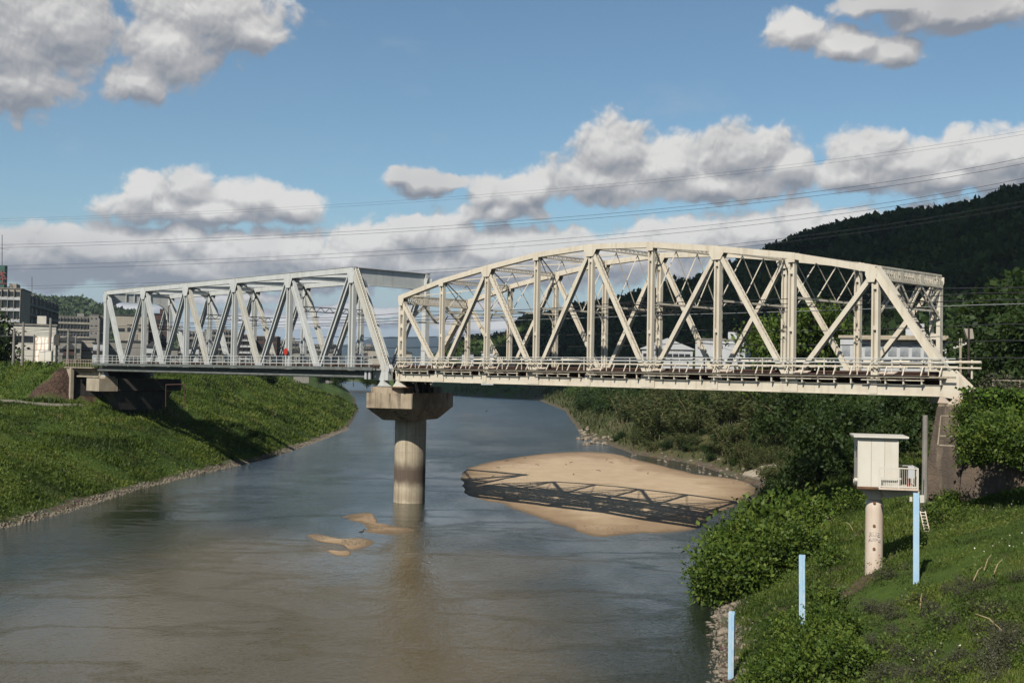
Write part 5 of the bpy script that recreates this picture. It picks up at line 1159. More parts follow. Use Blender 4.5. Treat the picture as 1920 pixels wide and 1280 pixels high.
for i, (px0, px1, yt, D, lab, m_) in enumerate(((112, 150, 640, 330, 'small house with dark roof behind the approach span', SHADEWALL), (152, 176, 636, 340, 'blue roofed shed among the left bank houses', TANWALL), (120, 140, 655, 290, 'low red trimmed shop by the left tracks', REDBRICK), (176, 200, 644, 320, 'pale house left of the grey truss end post', WHITE2),
        (276, 300, 650, 330, 'low pale house behind the second grey post', WHITE2), (300, 332, 655, 350, 'low grey house under the second grey panel', SHADEWALL), (344, 372, 652, 360, 'pale low workshop in the third grey panel', WHITE2), (378, 400, 658, 370, 'low house at the foot of the balcony block', TANWALL), (420, 446, 660, 380, 'blue trimmed low house near the dark towers', SHADEWALL), (470, 500, 662, 380, 'low yellowish house below the wide tower', TANWALL),
        (552, 580, 660, 420, 'low dark house in the fifth grey panel', SHADEWALL), (600, 634, 661, 430, 'low long grey house in the last grey panel', SHADEWALL), (690, 716, 656, 460, 'low pale house right of the last grey end post', TANWALL), (790, 812, 661, 470, 'white low house below the blue mountain', WHITE2), (740, 772, 662, 480, 'flat low house at the foot of the mountain', TANWALL))):
    building('house', lab, px0, px1, yt, D, 9, m_, 2, 3, 9, 0, roof='gable' if i % 2 == 0 else 'flat', gable=1.8, roofmat=DKROOF, win=(1.3, 1.1), group='small houses on the left bank')
# right bank buildings
o, w, h = building('warehouse', 'grey gabled warehouse with white characters above a window strip', 1204, 1298, 655, 262, 26, WHITE2, 1, 0, 11.4, 0, roof='gable', gable=2.6, roofmat=WHITE2)
for i in range(8):
    q_ = bpy.data.objects.new('window', window_mesh(1.15, .75)); C.objects.link(q_); q_.parent = o; q_.location = (-w*.42 + w*.88*i/7.5, -.02, h-1.35)
letters('株式会社', 1.15, WHITE, o, Matrix.Translation((w*.13, -.06, h-.55)) @ Matrix.Rotation(math.pi/2, 4, 'X'), off=.02)
building('factory_building', 'tall plain grey building right of the gabled warehouse', 1306, 1395, 637.5, 300, 24, WHITE2, 3, 5, 11.4, R(-6), win=(1.3, .9), skip=((0, 0), (0, 1), (0, 2), (0, 3), (0, 4), (1, 0), (1, 2), (1, 3), (2, 1), (2, 3)))
o, w, h = building('factory_building', 'wide white factory with a strip of upper windows behind the end post', 1585, 1762, 634, 165, 22, WHITE2, 2, 9, 12.0, R(-4), win=(1.15, 1.5), roofmat=CONC_L, glass=PALEGLASS, skip=tuple((0, k) for k in range(9)))
me = bpy.data.meshes.new('cornice'); mb = MB().box((w*.1, -.6, h-.1), (w*.8, 1.2, .28)).box((0, -.15, h*.55), (w, .3, .18)); me.from_pydata(mb.v, [], mb.f); link_mesh('cornice', me, CONC_L, o)
building('shed', 'tiny pale box shed right of the second cream post', 903, 926, 661, 330, 6, WHITE2, 1, 2, 10.5, 0, win=(1, .8))
building('house', 'low pale house far up the right bank beside the first cream post', 866, 888, 664, 420, 8, WHITE2, 1, 3, 10, 0, roofmat=DKROOF, win=(1.2, 1), group='small houses on the left bank')

# ------------------------------------------------------------------ plants
LEAF_A = leafmat('bright_leaves', [(.020, .042, .006), (.052, .094, .011), (.10, .155, .020), (.17, .21, .035)], .9)
LEAF_L = leafmat('levee_leaves', [(.05, .09, .02), (.09, .15, .03), (.15, .21, .05)], .1)
LEAF_B = leafmat('bush_leaves', [(.010, .022, .005), (.022, .045, .009), (.040, .070, .014), (.06, .09, .022)], .3, rv=.3)
LEAF_C = leafmat('bamboo_leaves', [(.026, .040, .012), (.052, .074, .020), (.092, .105, .034), (.05, .085, .018)], .25, extra=(.16, .10, .048), extra_amt=.5)
IVY = leafmat('ivy_leaves', [(.020, .042, .006), (.050, .10, .012), (.105, .185, .022), (.16, .24, .035)], .8)
GRASSM = leafmat('grass_blades', [(.036, .060, .009), (.072, .116, .015), (.130, .185, .026), (.19, .225, .042)], .13, extra=(.21, .17, .065), extra_amt=.55, trans=.48, rv=.14)
GRASSN = leafmat('slope_grass_blades', [(.034, .056, .010), (.070, .112, .016), (.120, .170, .025), (.18, .20, .045)], .3, extra=(.165, .12, .08), extra_amt=.65, trans=.42, rv=.2)
SCRUB = leafmat('dry_scrub', [(.045, .055, .018), (.10, .088, .075), (.07, .085, .025), (.17, .145, .13)], 1.2, trans=.3)
def crown_mesh(name, blobs, n, ls, hollow=.45, droop=0., seed=1, clump=7):
    return npmesh(name, *crown_arrays(blobs, n, ls, np.random.default_rng(seed), hollow, droop, clump))
def limbs(mb, p, d, L_, r_, depth, g):
    q = p + d*L_; mid = p.lerp(q, .5) + Vector((g.uniform(-1, 1), g.uniform(-1, 1), 0))*L_*.06
    mb.tube([p, mid, q], [r_, r_*.85, r_*.68], 6)
    if depth == 0: return
    for k in range(3 if depth > 1 else 2):
        nd_ = (d + Vector((g.uniform(-1, 1), g.uniform(-1, 1), g.uniform(.1, .7)))*.75).normalized(); limbs(mb, q, nd_, L_*g.uniform(.6, .8), r_*.62, depth-1, g)
def make_tree(seed, h, w, leafmat_, n, ls, name='broadleaf_tree', low=.25):
    g = random.Random(seed); o = empty(name, (0, -500, 0)); mb = MB(); limbs(mb, Vector((0, 0, -.6)), Vector((0, 0, 1)), h*.36, h*.028, 3, g)
    me = bpy.data.meshes.new('trunk'); me.from_pydata(mb.v, [], mb.f); link_mesh('trunk', me, BARK, o)
    bl = []
    for k in range(9):
        a_ = g.uniform(0, 6.28); f = g.random(); zz = h*(low + (1-low)*.9*f); rr = w*.5*math.sqrt(max(.1, 1-((f-.35)/.75)**2))*g.uniform(.3, .72); s_ = w*.5*g.uniform(.34, .52)
        bl.append((math.cos(a_)*rr, math.sin(a_)*rr, zz, s_, s_, s_*g.uniform(.6, .85)))
    bl.append((0, 0, h*.72, w*.3, w*.3, h*.2))
    link_mesh('crown', crown_mesh('crown', bl, n, ls, .35, 0, seed), leafmat_, o); return o
def make_bush(seed, h, w, leafmat_, n, ls, name='bush', stems=5):
    g = random.Random(seed); o = empty(name, (0, -500, 0)); mb = MB()
    for k in range(stems):
        d = Vector((g.uniform(-1, 1)*.6, g.uniform(-1, 1)*.6, 1)).normalized(); mb.tube([Vector((0, 0, -.4)), d*h*.4, d*h*.75 + Vector((g.uniform(-.2, .2), 0, 0))], [.06*h/3, .04*h/3, .02*h/3], 5)
    me = bpy.data.meshes.new('stem'); me.from_pydata(mb.v, [], mb.f); link_mesh('stem', me, BARK, o)
    bl = [(0, 0, h*.45, w*.36, w*.36, h*.45)]
    for k in range(8):
        a_ = g.uniform(0, 6.28); rr = w*.5*g.uniform(.25, .8); zz = h*g.uniform(.18, .8); s_ = w*g.uniform(.16, .27); bl.append((math.cos(a_)*rr, math.sin(a_)*rr, zz, s_, s_, s_*.8))
    link_mesh('crown', crown_mesh('crown', bl, n, ls, .3, 0, seed), leafmat_, o); return o
def make_cane(seed, h, w, n):
    g = random.Random(seed); o = empty('bamboo_clump', (0, -500, 0)); mb = MB(); b_, d_ = [], []
    for k in range(16):
        a_ = g.uniform(0, 6.28); rr = w*.4*g.random(); p = Vector((math.cos(a_)*rr, math.sin(a_)*rr, -.3)); lean = Vector((math.cos(a_)*g.uniform(.1, .7), math.sin(a_)*g.uniform(.1, .7), 0)); hh = h*g.uniform(.7, 1.1)
        pts = [p + lean*hh*f*f + Z*hh*(f - .12*f*f) for f in (0, .35, .7, 1)]; mb.tube(pts, [.045, .04, .03, .012], 4)
        for q in range(n//16):
            f = g.uniform(.25, 1.05); c = p + lean*hh*f*f + Z*hh*(f - .12*f*f); b_.append(c + Vector((g.gauss(0, .3), g.gauss(0, .3), g.gauss(0, .2)))); d_.append((g.gauss(0, .8) + lean.x, g.gauss(0, .8) + lean.y, g.gauss(-.1, .5)))
    me = bpy.data.meshes.new('canes'); me.from_pydata(mb.v, [], mb.f); link_mesh('canes', me, STRAW, o)
    m = len(b_); ln = .45 + .5*RNG.random(m); link_mesh('foliage', npmesh('foliage', *leaf_quads(np.array(b_), np.array(d_), ln, ln*.22)), LEAF_C, o); return o
PROTO = {'tree': [make_tree(s, 9, 8, LEAF_B, 5200, .55) for s in (1, 2, 3)], 'bright': [make_tree(s, 9, 8.5, LEAF_A, 5600, .50, low=.15) for s in (4, 5)],
         'bush': [make_bush(s, 3, 4.2, LEAF_B, 2600, .36) for s in (6, 7, 8)], 'gbush': [make_bush(s, 3, 4.0, LEAF_A, 3600, .27) for s in (9, 10)], 'cane': [make_cane(s, 5.5, 4, 1500) for s in (11, 12, 13)],
         'levee': [make_bush(s, 3, 4.6, LEAF_L, 1500, .45) for s in (21, 22)], 'scrub': [make_bush(s, 1.2, 2.6, SCRUB, 1300, .13, 'dry_shrub') for s in (14, 15)], 'low': [make_bush(s, 1.3, 2.2, LEAF_A, 1500, .2, 'shrub') for s in (16, 17)]}
USED = set()
def plant(kind, x, y, sc, label, cat, group, z=None, sq=1.0):
    k = rnd.randrange(len(PROTO[kind])); pr = PROTO[kind][k]; z = ground_z(x, y) - .1 if z is None else z
    loc = Vector((x, y, z)); rz = rnd.uniform(0, 6.28); s_ = (sc*rnd.uniform(.9, 1.1), sc*rnd.uniform(.9, 1.1), sc*sq*rnd.uniform(.9, 1.1))
    if (kind, k) not in USED: USED.add((kind, k)); o = pr; o.location = loc; o.rotation_euler = (0, 0, rz); o.scale = s_
    else: o = copy_tree(pr, loc, rz, s_)
    return tag(o, label, cat, group)
# large shrub overhanging the near shore
G1 = 'bright green shrubs overhanging the right shore'
for px, py, D, sc in ((1365, 1040, 73, 1.05), (1405, 1000, 76, 1.15), (1450, 985, 78, 1.1), (1390, 1075, 71, .95), (1345, 1085, 72, .75), (1440, 1040, 73, .9), (1490, 950, 84, .9), (1430, 960, 84, .9), (1370, 985, 82, .8), (1500, 990, 74, .7)):
    p = V(px, py, Y=D); plant('gbush', p.x, p.y, sc*1.28, 'bright green leafy shrub in the clump overhanging the right shore', 'shrub', G1)
for px, py, D, sc in ((1455, 1215, 50, .62), (1530, 1225, 48, .7), (1500, 1270, 45, .75), (1570, 1190, 50, .6), (1430, 1260, 47, .55), (1590, 1250, 45, .6), (1480, 1160, 53, .5), (1545, 1130, 54, .4), (1512, 1150, 52.6, .34), (1522, 1100, 53.0, .26), (1495, 1185, 52.2, .4)):
    p = V(px, py, Y=D); plant('gbush', p.x, p.y, sc, 'dark leafy shrub at the bottom of the near slope around the lower gauge posts', 'shrub', 'shrubs at the foot of the near slope')
for px, py, D, sc in ((1545, 1085, 56, .62), (1470, 1110, 57, .55), (1560, 1010, 68, .6), (1600, 930, 86, .8), (1540, 940, 86, .7), (1770, 900, 71, .55), (1765, 930, 68, .6), (1640, 960, 78, .5), (1790, 880, 73, .5)):
    p = V(px, py, Y=D); plant('low', p.x, p.y, sc*1.6, 'low leafy shrub on the grassy slope around the hut', 'shrub', 'low shrubs on the slope around the hut')
SG = 'dry grey purple shrubs on the near slope'
for k in range(60):
    px, py = rnd.uniform(1640, 1915), rnd.uniform(1060, 1275); D = rnd.uniform(36, 50)*(1 - (py-1060)/900)
    d = ray(px, py); t_ = np.linspace(25, 75, 200); zz = land(d.x/d.y*t_, t_)[0]; hit = np.argmax(HC + d.z/d.y*t_ < zz + .2); D = t_[hit] if hit else 45
    plant('scrub', d.x/d.y*D, D, rnd.uniform(.28, .55), 'dry greyish shrub among the grass of the near right slope', 'shrub', SG)
for k in range(16):
    px, py = rnd.uniform(1815, 1935), rnd.uniform(668, 800); D = rnd.uniform(66, 74); p = V(px, py, Y=D); s = (p - Vector((X0, Y0, 0))).dot(Nn)
    p2 = B((p - Vector((X0, Y0, 0))).dot(U), -.2 + rnd.uniform(-.5, 1.5), 0); plant('scrub', p2.x, p2.y, rnd.uniform(.9, 1.3), 'dry greyish shrub on the top of the ivy covered wall', 'shrub', 'dry shrubs on the retaining wall', z=rnd.uniform(12.2, 13.2))
# far right bank beyond the bridge
def bank_pt(px, D): d = ray(px, 700); return d.x/d.y*D, D
GT = 'dark trees on the right bank behind the bridge'
for k in range(30):
    px = rnd.uniform(1440, 1730); D = rnd.uniform(118, 175); x, y = bank_pt(px, D); gz_ = ground_z(x, y)
    if gz_ < 2.5: continue
    hmax = max(2.5, min(9, HC - .5 - gz_ - .0)); plant('tree', x, y, max(.35, hmax/9*rnd.uniform(.75, 1.0)), 'dark green tree in the shaded thicket behind the right half of the cream bridge', 'tree', GT)
for k in range(16):
    px = rnd.uniform(1430, 1690); D = rnd.uniform(104, 126); x, y = bank_pt(px, D); gz_ = ground_z(x, y)
    if gz_ < 1.5: continue
    plant('bush', x, y, rnd.uniform(.7, 1.15), 'dark bush at the foot of the shaded thicket behind the cream bridge', 'bush', 'dark bushes below the right bank thicket')
for k in range(46):
    D = rnd.uniform(165, 260); sx_ = float(np.interp(D, [160, 185, 207, 267], [32, 29.8, 22, 16.5])); x = sx_ + rnd.uniform(5, 34); gz_ = ground_z(x, D)
    if gz_ < 1.0: continue
    plant('cane', x, D, min(1.35, (HC - 1.2 - gz_)/5.5 + .12)*rnd.uniform(.8, 1.0), 'brownish bamboo clump on the right bank beyond the sandbar', 'bamboo', 'bamboo clumps beyond the sandbar')
for k in range(150):
    D = rnd.uniform(120, 235); sx_ = float(np.interp(D, [122, 137, 147, 160, 185, 207, 267], [24.5, 29.5, 32.4, 32, 29.8, 22, 16.5])); x = sx_ + rnd.uniform(1.6, 11); gz_ = ground_z(x, D)
    if gz_ < .5: continue
    plant('cane' if rnd.random() < .62 else 'bush', x, D, rnd.uniform(.3, .62), 'straggly brownish scrub at the foot of the right bank behind the sandbar', 'scrub', 'scrub along the channel behind the sandbar')
for k in range(26):
    D = rnd.uniform(225, 430); sx_ = float(np.interp(D, [207, 267, 436], [22, 16.5, 20.7])); x = sx_ + rnd.uniform(3, 20); gz_ = ground_z(x, D)
    plant('bush', x, D, rnd.uniform(1.0, 1.7), 'dense green bush on the far right shore past the bamboo', 'bush', 'bushes on the far right shore')
for k in range(22):
    D = rnd.uniform(400, 640); x = float(np.interp(D, [400, 599, 669], [20, 15, -25])) + rnd.uniform(6, 60); plant('levee', x, D, rnd.uniform(.9, 1.5), 'low green bush on the distant levee upstream', 'bush', 'bushes on the distant levee')
for (px, D, h, lab) in ((1452, 190, 13, 'left of the two rounded lit trees between the last cream posts'), (1515, 182, 15, 'larger rounded lit tree between the last cream posts'), (1545, 200, 10, 'small lit tree beside the white factory')):
    x, y = bank_pt(px, D); plant('bright', x, y, h/9, lab, 'tree', None, z=11.0)
GR = 'trees on the rising ground at the right edge'
for px, D, h in ((1850, 150, 10), (1885, 160, 15), (1915, 150, 17), (1945, 165, 19), (1830, 175, 8), (1870, 130, 8), (1905, 125, 9), (1775, 190, 7), (1800, 200, 9), (1935, 120, 11)):
    x, y = bank_pt(px, D); plant('tree', x, y, h/9, 'leafy green tree on the rising ground at the right edge', 'tree', GR, z=12.0, sq=1.0)
for px, D, h, lab in ((-48, 235, 15.5, 'dark tree at the left edge in front of the mural building'), (-75, 225, 13, 'second dark tree cut by the left edge')):
    x, y = bank_pt(px, D); plant('tree', x, y, h/9, lab, 'tree', None, z=9.5, sq=1.15)
for k in range(16):
    px = rnd.uniform(100, 720); D = rnd.uniform(300, 420); x, y = bank_pt(px, D); plant('tree', x, y, rnd.uniform(.4, .7), 'small dark garden tree among the houses on the left bank', 'tree', 'garden trees on the left bank', z=9)
# ivy on the retaining wall and abutment
def ivy(name, n, f, label, ls=.22):
    g = np.random.default_rng(77); b_, d_ = f(g, n); ln = ls*(.6 + .8*g.random(len(b_))); v, q = leaf_quads(b_, d_, ln, ln*.9); return tag(link_mesh(name, npmesh(name, v, q), IVY), label, 'ivy', kind='stuff')
def ivyf(g, n):
    t = T0 + 2.0 + g.random(n)*12; z = 5.6 + g.random(n)**.9*8.2; hang = 8.6 + 2.2*fbm2(t, t*0+3, 2.6, 91, 3)*2 - 1.2*np.clip((t-T0-6)/6, 0, 1)*0
    keep = (z > hang) & (fbm2(t, z, 1.6, 92, 3) > -.30); t, z = t[keep], z[keep]; m = len(t)
    out = .25 + .75*g.random(m)*np.clip(1.2 + fbm2(t, z, 1.4, 93, 3)*2.6, .2, 2.2); s = -.75 - 1.6*(13.1-z)/9.1 - out
    P = np.array(B(0, 0, 0))[None] + np.outer(t, np.array(U)) + np.outer(s, np.array(Nn)) + np.outer(z, np.array(Z)); d = -np.array(Nn)[None] + np.array([0, 0, -.5]) + g.normal(size=(m, 3))*.7; return P, d
for px, py, D, sc in ((1838, 868, 67, .75), (1878, 856, 65, .85), (1915, 868, 63, .8), (1812, 800, 71, .55), (1858, 820, 67.5, .6)):
    p = V(px, py, Y=D); plant('gbush', p.x, p.y, sc, 'bright leafy shrub growing against the ivy covered retaining wall', 'shrub', 'bright shrubs against the retaining wall', z=p.z)
ivy('ivy', 24000, ivyf, 'thick bright ivy hanging over the brown retaining wall at the right edge')
# ------------------------------------------------------------------ grass
def grass(name, n, az0, az1, r0, r1, side, mat, label, hmin, kh, wk_, seed, dens=.55):
    g = np.random.default_rng(seed); a_ = g.uniform(az0, az1, n); rr = np.exp(g.uniform(math.log(r0), math.log(r1), n)); x, y = rr*np.sin(a_), rr*np.cos(a_)
    z, gv, pt, st = land(x, y); pt = np.maximum(pt, land.soil*.8*g.random(n)); dl, dr = segdist(x, y, LSH), segdist(x, y, RSH); ins = inpoly(x, y, RIVER)
    t = (x-X0)*U.x + (y-Y0)*U.y; s = (x-X0)*Nn.x + (y-Y0)*Nn.y
    ok = (~ins) & (gv < .35 + .3*g.random(n)) & (pt < .3) & (st < .5) & ((dl < dr) if side == 'L' else (dr < dl)) & ~((t > T0) & (s > -2.6)) & ~((np.abs(s-4.8) < 6) & (t < -84))
    if side == 'R': ok &= (fbm2(x, y, 6, 61, 4) + .25*fbm2(x, y, 1.5, 62, 2) > -.30)
    x, y, z, rr = x[ok], y[ok], z[ok], rr[ok]; m = len(x)
    pat = 1 + 1.5*fbm2(x, y, 5, 63, 4) + .7*fbm2(x, y, 1.6, 64, 3)
    h = np.clip(np.maximum(hmin, kh*rr)*pat*(.55 + .8*g.random(m)), .08, 3)
    d = np.column_stack([g.normal(size=m)*.42 + .1, g.normal(size=m)*.42 - .12, np.ones(m)]); b_ = np.column_stack([x, y, z - .05])
    v, f = leaf_quads(b_, d, h, h*wk_*(.6 + .8*g.random(m))); return tag(link_mesh(name, npmesh(name, v, f), mat), label, 'grass', kind='stuff')
grass('grass', 600000, -.56, -.05, 80, 420, 'L', GRASSM, 'tall green grass covering the left bank', .26, .0026, .30, 51)
grass('grass', 500000, .10, .72, 28, 120, 'R', GRASSN, 'green grass and weeds covering the near right slope', .18, .0040, .17, 52)
grass('grass', 60000, -.05, .45, 120, 700, 'R', LEAF_C, 'brownish grass and weeds on the far right bank', .5, .0042, .25, 53)
def weeds(name, n, az0, az1, r0, r1, side, mat, label, per, ls, w0, w1, seed, thr=-.05):
    g = np.random.default_rng(seed); a_ = g.uniform(az0, az1, n); rr = np.exp(g.uniform(math.log(r0), math.log(r1), n)); x, y = rr*np.sin(a_), rr*np.cos(a_)
    z, gv, pt, st = land(x, y); pt = np.maximum(pt, land.soil); dl, dr = segdist(x, y, LSH), segdist(x, y, RSH); t = (x-X0)*U.x + (y-Y0)*U.y; s = (x-X0)*Nn.x + (y-Y0)*Nn.y
    ok = (~inpoly(x, y, RIVER)) & (gv < .2) & (pt < .1) & (st < .5) & ((dl < dr) if side == 'L' else (dr < dl)) & ~((t > T0) & (s > -4)) & ~((np.abs(s-4.8) < 6.5) & (t < -70)) & (fbm2(x, y, 11, 67, 3) > thr)
    x, y, z = x[ok], y[ok], z[ok]; w_ = w0 + (w1-w0)*g.random(len(x))**2; bl = np.column_stack([x, y, z + w_*.12, w_*.5, w_*.5, w_*(.28 + .22*g.random(len(x)))])
    v, f = crown_arrays(bl, per*len(x), ls, g, .7, 0, 6); return tag(link_mesh(name, npmesh(name, v, f), mat), label, 'weeds', kind='stuff')
weeds('weeds', 2000, -.56, -.05, 84, 330, 'L', GRASSM, 'mounds of leafy weeds in the grass of the left bank', 130, .20, 1.2, 4.6, 81)
weeds('weeds', 1700, .12, .72, 30, 110, 'R', GRASSN, 'mounds of leafy weeds in the grass of the near right slope', 120, .12, .5, 1.9, 82, -.22)
# dry reeds below the grey bridge
def reeds(g, n):
    pts = np.array([list(G(px, py, 90, 260)[:2]) for px, py in ((222, 757), (250, 766), (290, 775), (330, 781))]); k = g.random(n)*(len(pts)-1.01); i = k.astype(int); f = (k-i)[:, None]
    xy = pts[i]*(1-f) + pts[i+1]*f + g.normal(size=(n, 2))*.8; return xy
g_ = np.random.default_rng(5); xy = reeds(g_, 420); zz = land(xy[:, 0], xy[:, 1])[0]; m_n = len(xy); d = np.column_stack([g_.normal(size=m_n)*.18, g_.normal(size=m_n)*.18, np.ones(m_n)]); h = .7 + .7*g_.random(m_n)
v, f = leaf_quads(np.column_stack([xy, zz]), d, h, h*.06); tag(link_mesh('dry_reeds', npmesh('dry_reeds', v, f), STRAW), 'dry straw coloured reeds standing in the left bank grass', 'reeds', kind='stuff')
for px, py, a_, L_ in ((1845, 1075, 2.2, 2.2), (1862, 1085, 2.25, 2.3), (1825, 1095, 2.4, 1.5), (1560, 985, .6, 1.2), (1600, 1000, .9, 1.0), (1725, 1150, 2.0, 1.3), (1880, 1190, .4, 1.6)):
    p = G(px, py, 25, 110); q_ = p + Vector((math.cos(a_)*L_*-.6, math.sin(a_)*L_*.6, .5))
    tag(MB().tube([p + Z*.15, p.lerp(q_, .5) + Z*.32, q_ + Z*.2], [.028, .024, .014], 5).build('dead_cane', STRAW, loc=p), 'pale dead cane lying in the grass of the near right slope', 'cane', 'dead canes on the near slope')
# small white flowers on the slope
g_ = np.random.default_rng(15); a_ = g_.uniform(.33, .46, 260); rr = g_.uniform(45, 72, 260); x, y = rr*np.sin(a_), rr*np.cos(a_); z = land(x, y)[0] + .35; kk = fbm2(x, y, 5, 66, 3) > .06
v, f = leaf_quads(np.column_stack([x, y, z])[kk], g_.normal(size=(kk.sum(), 3)) + [0, -.5, .6], np.full(kk.sum(), .075), np.full(kk.sum(), .075)); tag(link_mesh('wild_flowers', npmesh('wild_flowers', v, f), WHITE), 'tiny white flowers scattered in the slope grass', 'flowers', kind='stuff')

# ------------------------------------------------------------------ stones, sticks
def rock_mesh(seed):
    import bmesh
    g = np.random.default_rng(seed); bm = bmesh.new(); bmesh.ops.create_icosphere(bm, subdivisions=2, radius=1)
    dirs = g.normal(size=(9, 3)); dirs /= np.linalg.norm(dirs, axis=1, keepdims=True); cut = .62 + .3*g.random(9)
    for v in bm.verts:
        p = np.array(v.co)
        for dd, c_ in zip(dirs, cut):
            e = p @ dd - c_
            if e > 0: p = p - dd*e*.85
        v.co = p*np.array([1, .8, .6])
    me = bpy.data.meshes.new('rock'); bm.to_mesh(me); bm.free(); me.materials.append(ROCKM); return me
ROCKS = [rock_mesh(s) for s in range(5)]
def rock(x, y, z, s_, label, group):
    o = bpy.data.objects.new('rock', ROCKS[rnd.randrange(5)]); C.objects.link(o); o.location = (x, y, z); o.scale = (s_, s_*rnd.uniform(.7, 1.1), s_*rnd.uniform(.6, 1)); o.rotation_euler = (rnd.uniform(-.4, .4), rnd.uniform(-.4, .4), rnd.uniform(0, 6.28)); return tag(o, label, 'rock', group)
for k in range(110):
    y = rnd.uniform(42, 70); sx_ = float(np.interp(y, [35, 53.5, 72], [6, 9.9, 13.1])); x = sx_ + rnd.uniform(-.7, 1.3); rock(x, y, ground_z(x, y) - .04, .10 + .38*rnd.random()**2.2, 'rough tan rock at the water edge below the lowest gauge post', 'rocks along the near right shore')
for k in range(46):
    p = V(rnd.uniform(1085, 1160), rnd.uniform(806, 832), z=.3); rock(p.x, p.y, max(.05, min(1.2, ground_z(p.x, p.y))), rnd.uniform(.4, 1.0), 'tan boulder in the heap on the far shore behind the sandbar', 'boulders behind the sandbar')
for k in range(60):
    y = rnd.uniform(150, 205); sx_ = float(np.interp(y, [147, 160, 185, 207], [32.4, 32, 29.8, 22])); x = sx_ + rnd.uniform(-3.5, 2.5); rock(x, y, max(.0, ground_z(x, y)), rnd.uniform(.15, .45), 'small stone in the muddy channel behind the sandbar', 'stones in the channel')
def gravel(name, n, line, wid, s0, s1, label, seed):
    g = np.random.default_rng(seed); pts = np.array(line, float); seg = np.linalg.norm(np.diff(pts, axis=0), axis=1); cum = np.concatenate([[0], np.cumsum(seg)]); u = g.random(n)*cum[-1]
    i = np.clip(np.searchsorted(cum, u)-1, 0, len(seg)-1); f = ((u-cum[i])/seg[i])[:, None]; xy = pts[i]*(1-f) + pts[i+1]*f + g.normal(size=(n, 2))*wid; z, *_ = land(xy[:, 0], xy[:, 1]); ok = (z > -.12) & (z < 1.3); xy, z = xy[ok], z[ok]; n = len(z)
    tet = np.array([[1, 0, -.3], [-.5, .87, -.3], [-.5, -.87, -.3], [0, 0, .7], [.4, .4, .35]]); fs = np.array([[0, 1, 4], [1, 2, 3], [2, 0, 3], [0, 4, 3], [1, 3, 4], [0, 2, 1]])
    sc_ = (s0 + (s1-s0)*g.random(n)**2)[:, None, None]; an = g.random(n)*6.28; ca, sa = np.cos(an), np.sin(an); V_ = tet[None]*sc_*(.7 + .6*g.random((n, 1, 3))); V_ = np.stack([V_[..., 0]*ca[:, None]-V_[..., 1]*sa[:, None], V_[..., 0]*sa[:, None]+V_[..., 1]*ca[:, None], V_[..., 2]], -1)
    V_ += np.column_stack([xy, z + .03])[:, None]; F_ = fs[None] + (np.arange(n)*5)[:, None, None]; tag(link_mesh(name, npmesh(name, V_.reshape(-1, 3), F_.reshape(-1, 3)), GRAVELM), label, 'gravel', kind='stuff')
gravel('shore_gravel', 7000, [(-43.6, 88), (-43.6, 99.2), (-42.6, 110.7), (-42.8, 131.7), (-40.6, 157.9), (-38.1, 180), (-38, 229), (-39, 280)], .6, .05, .24, 'pale gravel along the waterline of the left bank', 9)
gravel('shore_gravel', 2500, RSH[3:7], .8, .04, .16, 'loose gravel along the near right waterline', 10)
g_ = np.random.default_rng(91); sp_ = []
for (a0, b0, a1, b1) in ((645, 965, 720, 990), (580, 1001, 640, 1012), (700, 983, 780, 1000), (640, 1010, 695, 1022), (900, 905, 1000, 945), (870, 870, 1000, 900), (1030, 985, 1200, 1003)):
    for k in range(260): q_ = V(g_.uniform(a0, a1), g_.uniform(b0, b1), z=.06); sp_.append((q_.x, q_.y))
sp_ = np.array(sp_)
def bar_z(xy):
    dg = bpy.context.evaluated_depsgraph_get(); out = []
    for x, y in xy:
        h_ = [o.ray_cast(Vector((x, y, 5)), Vector((0, 0, -1))) for o in bpy.data.objects if o.name.startswith('sand')]; zz_ = [q[1].z for q in h_ if q[0]]; out.append(max(zz_) if zz_ else -9)
    return np.array(out)
bpy.context.view_layer.update(); zb_ = bar_z(sp_); ok = zb_ > .03; sp_, zb_ = sp_[ok], zb_[ok]; n = len(sp_)
tet = np.array([[1, 0, -.3], [-.5, .87, -.3], [-.5, -.87, -.3], [.1, .1, .6]]); fs_ = np.array([[0, 1, 3], [1, 2, 3], [2, 0, 3], [0, 2, 1]])
V_ = tet[None]*(.03 + .09*g_.random(n)**2)[:, None, None]*(.7 + .6*g_.random((n, 1, 3))) + np.column_stack([sp_, zb_ + .01])[:, None]
tag(link_mesh('pebbles', npmesh('pebbles', V_.reshape(-1, 3), (fs_[None] + (np.arange(n)*4)[:, None, None]).reshape(-1, 3)), GRAVELM), 'small pebbles strewn over the sand spits and bar edge', 'pebbles', kind='stuff')
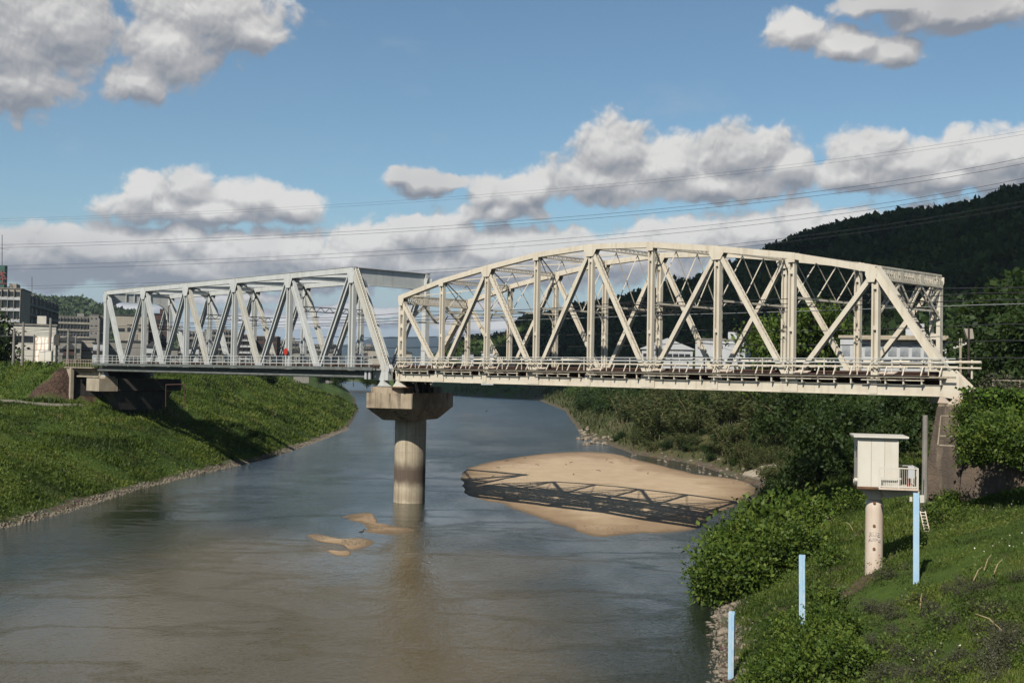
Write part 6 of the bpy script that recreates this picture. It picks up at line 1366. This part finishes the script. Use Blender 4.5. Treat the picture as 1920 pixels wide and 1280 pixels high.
for k in range(16):
    p = V(rnd.uniform(920, 1330), rnd.uniform(858, 893), z=.45); a_ = rnd.uniform(0, 3); L_ = rnd.uniform(.3, 1.0)
    if not inpoly(np.array([p.x]), np.array([p.y]), [tuple(q) for q in BARPTS])[0]: continue
    tag(MB().tube([p, p + Vector((math.cos(a_)*L_*.5, math.sin(a_)*L_*.5, .10)), p + Vector((math.cos(a_+.3)*L_, math.sin(a_+.3)*L_, .04))], [.05, .04, .02], 5).build('driftwood', BARK, loc=p), 'dark stick of driftwood lying on the pale sandbar', 'driftwood', 'driftwood on the sandbar')
for i, (px, py, lab) in enumerate(((912, 772, 'dark waterbird standing far out in the river right of the pier'), (678, 1001, 'small dark bird at the edge of the sand spit left of the pier'))):
    p = V(px, py, z=.12); bm_ = MB(); bm_.tube([p + Vector((-.5, 0, .32)), p + Vector((-.25, 0, .36)), p + Vector((.1, 0, .42)), p + Vector((.28, 0, .5)), p + Vector((.3, 0, .78)), p + Vector((.42, 0, .80)), p + Vector((.6, 0, .77))], [.04, .13, .17, .10, .055, .07, .015], 8)
    for o in (-.05, .07): bm_.rod(p + Vector((o, 0, -.1)), p + Vector((o, 0, .34)), .02, 5)
    s_ = .9 if i == 0 else .55; ob = bm_.build('wading_bird', DARK, loc=p, smooth=True); ob.scale = (s_, s_, s_); tag(ob, lab, 'bird')
# prototypes that found no place
for l_ in PROTO.values():
    for p_ in l_:
        if p_.location.y < -400:
            for c_ in list(p_.children): bpy.data.objects.remove(c_)
            bpy.data.objects.remove(p_)
# ------------------------------------------------------------------ the air
hz = MB().box((0, 4500, 225), (26000, 17400, 460)); hm, ht_ = newmat('haze'); pv = ht_.nodes.new('ShaderNodeVolumePrincipled'); ho = ht_.nodes.new('ShaderNodeOutputMaterial')
pv.inputs['Color'].default_value = (.62, .76, 1, 1); pv.inputs['Density'].default_value = 4.2e-5; pv.inputs['Anisotropy'].default_value = .2; ht_.links.new(pv.outputs[0], ho.inputs['Volume'])
tag(hz.build('haze', hm), kind='stuff')
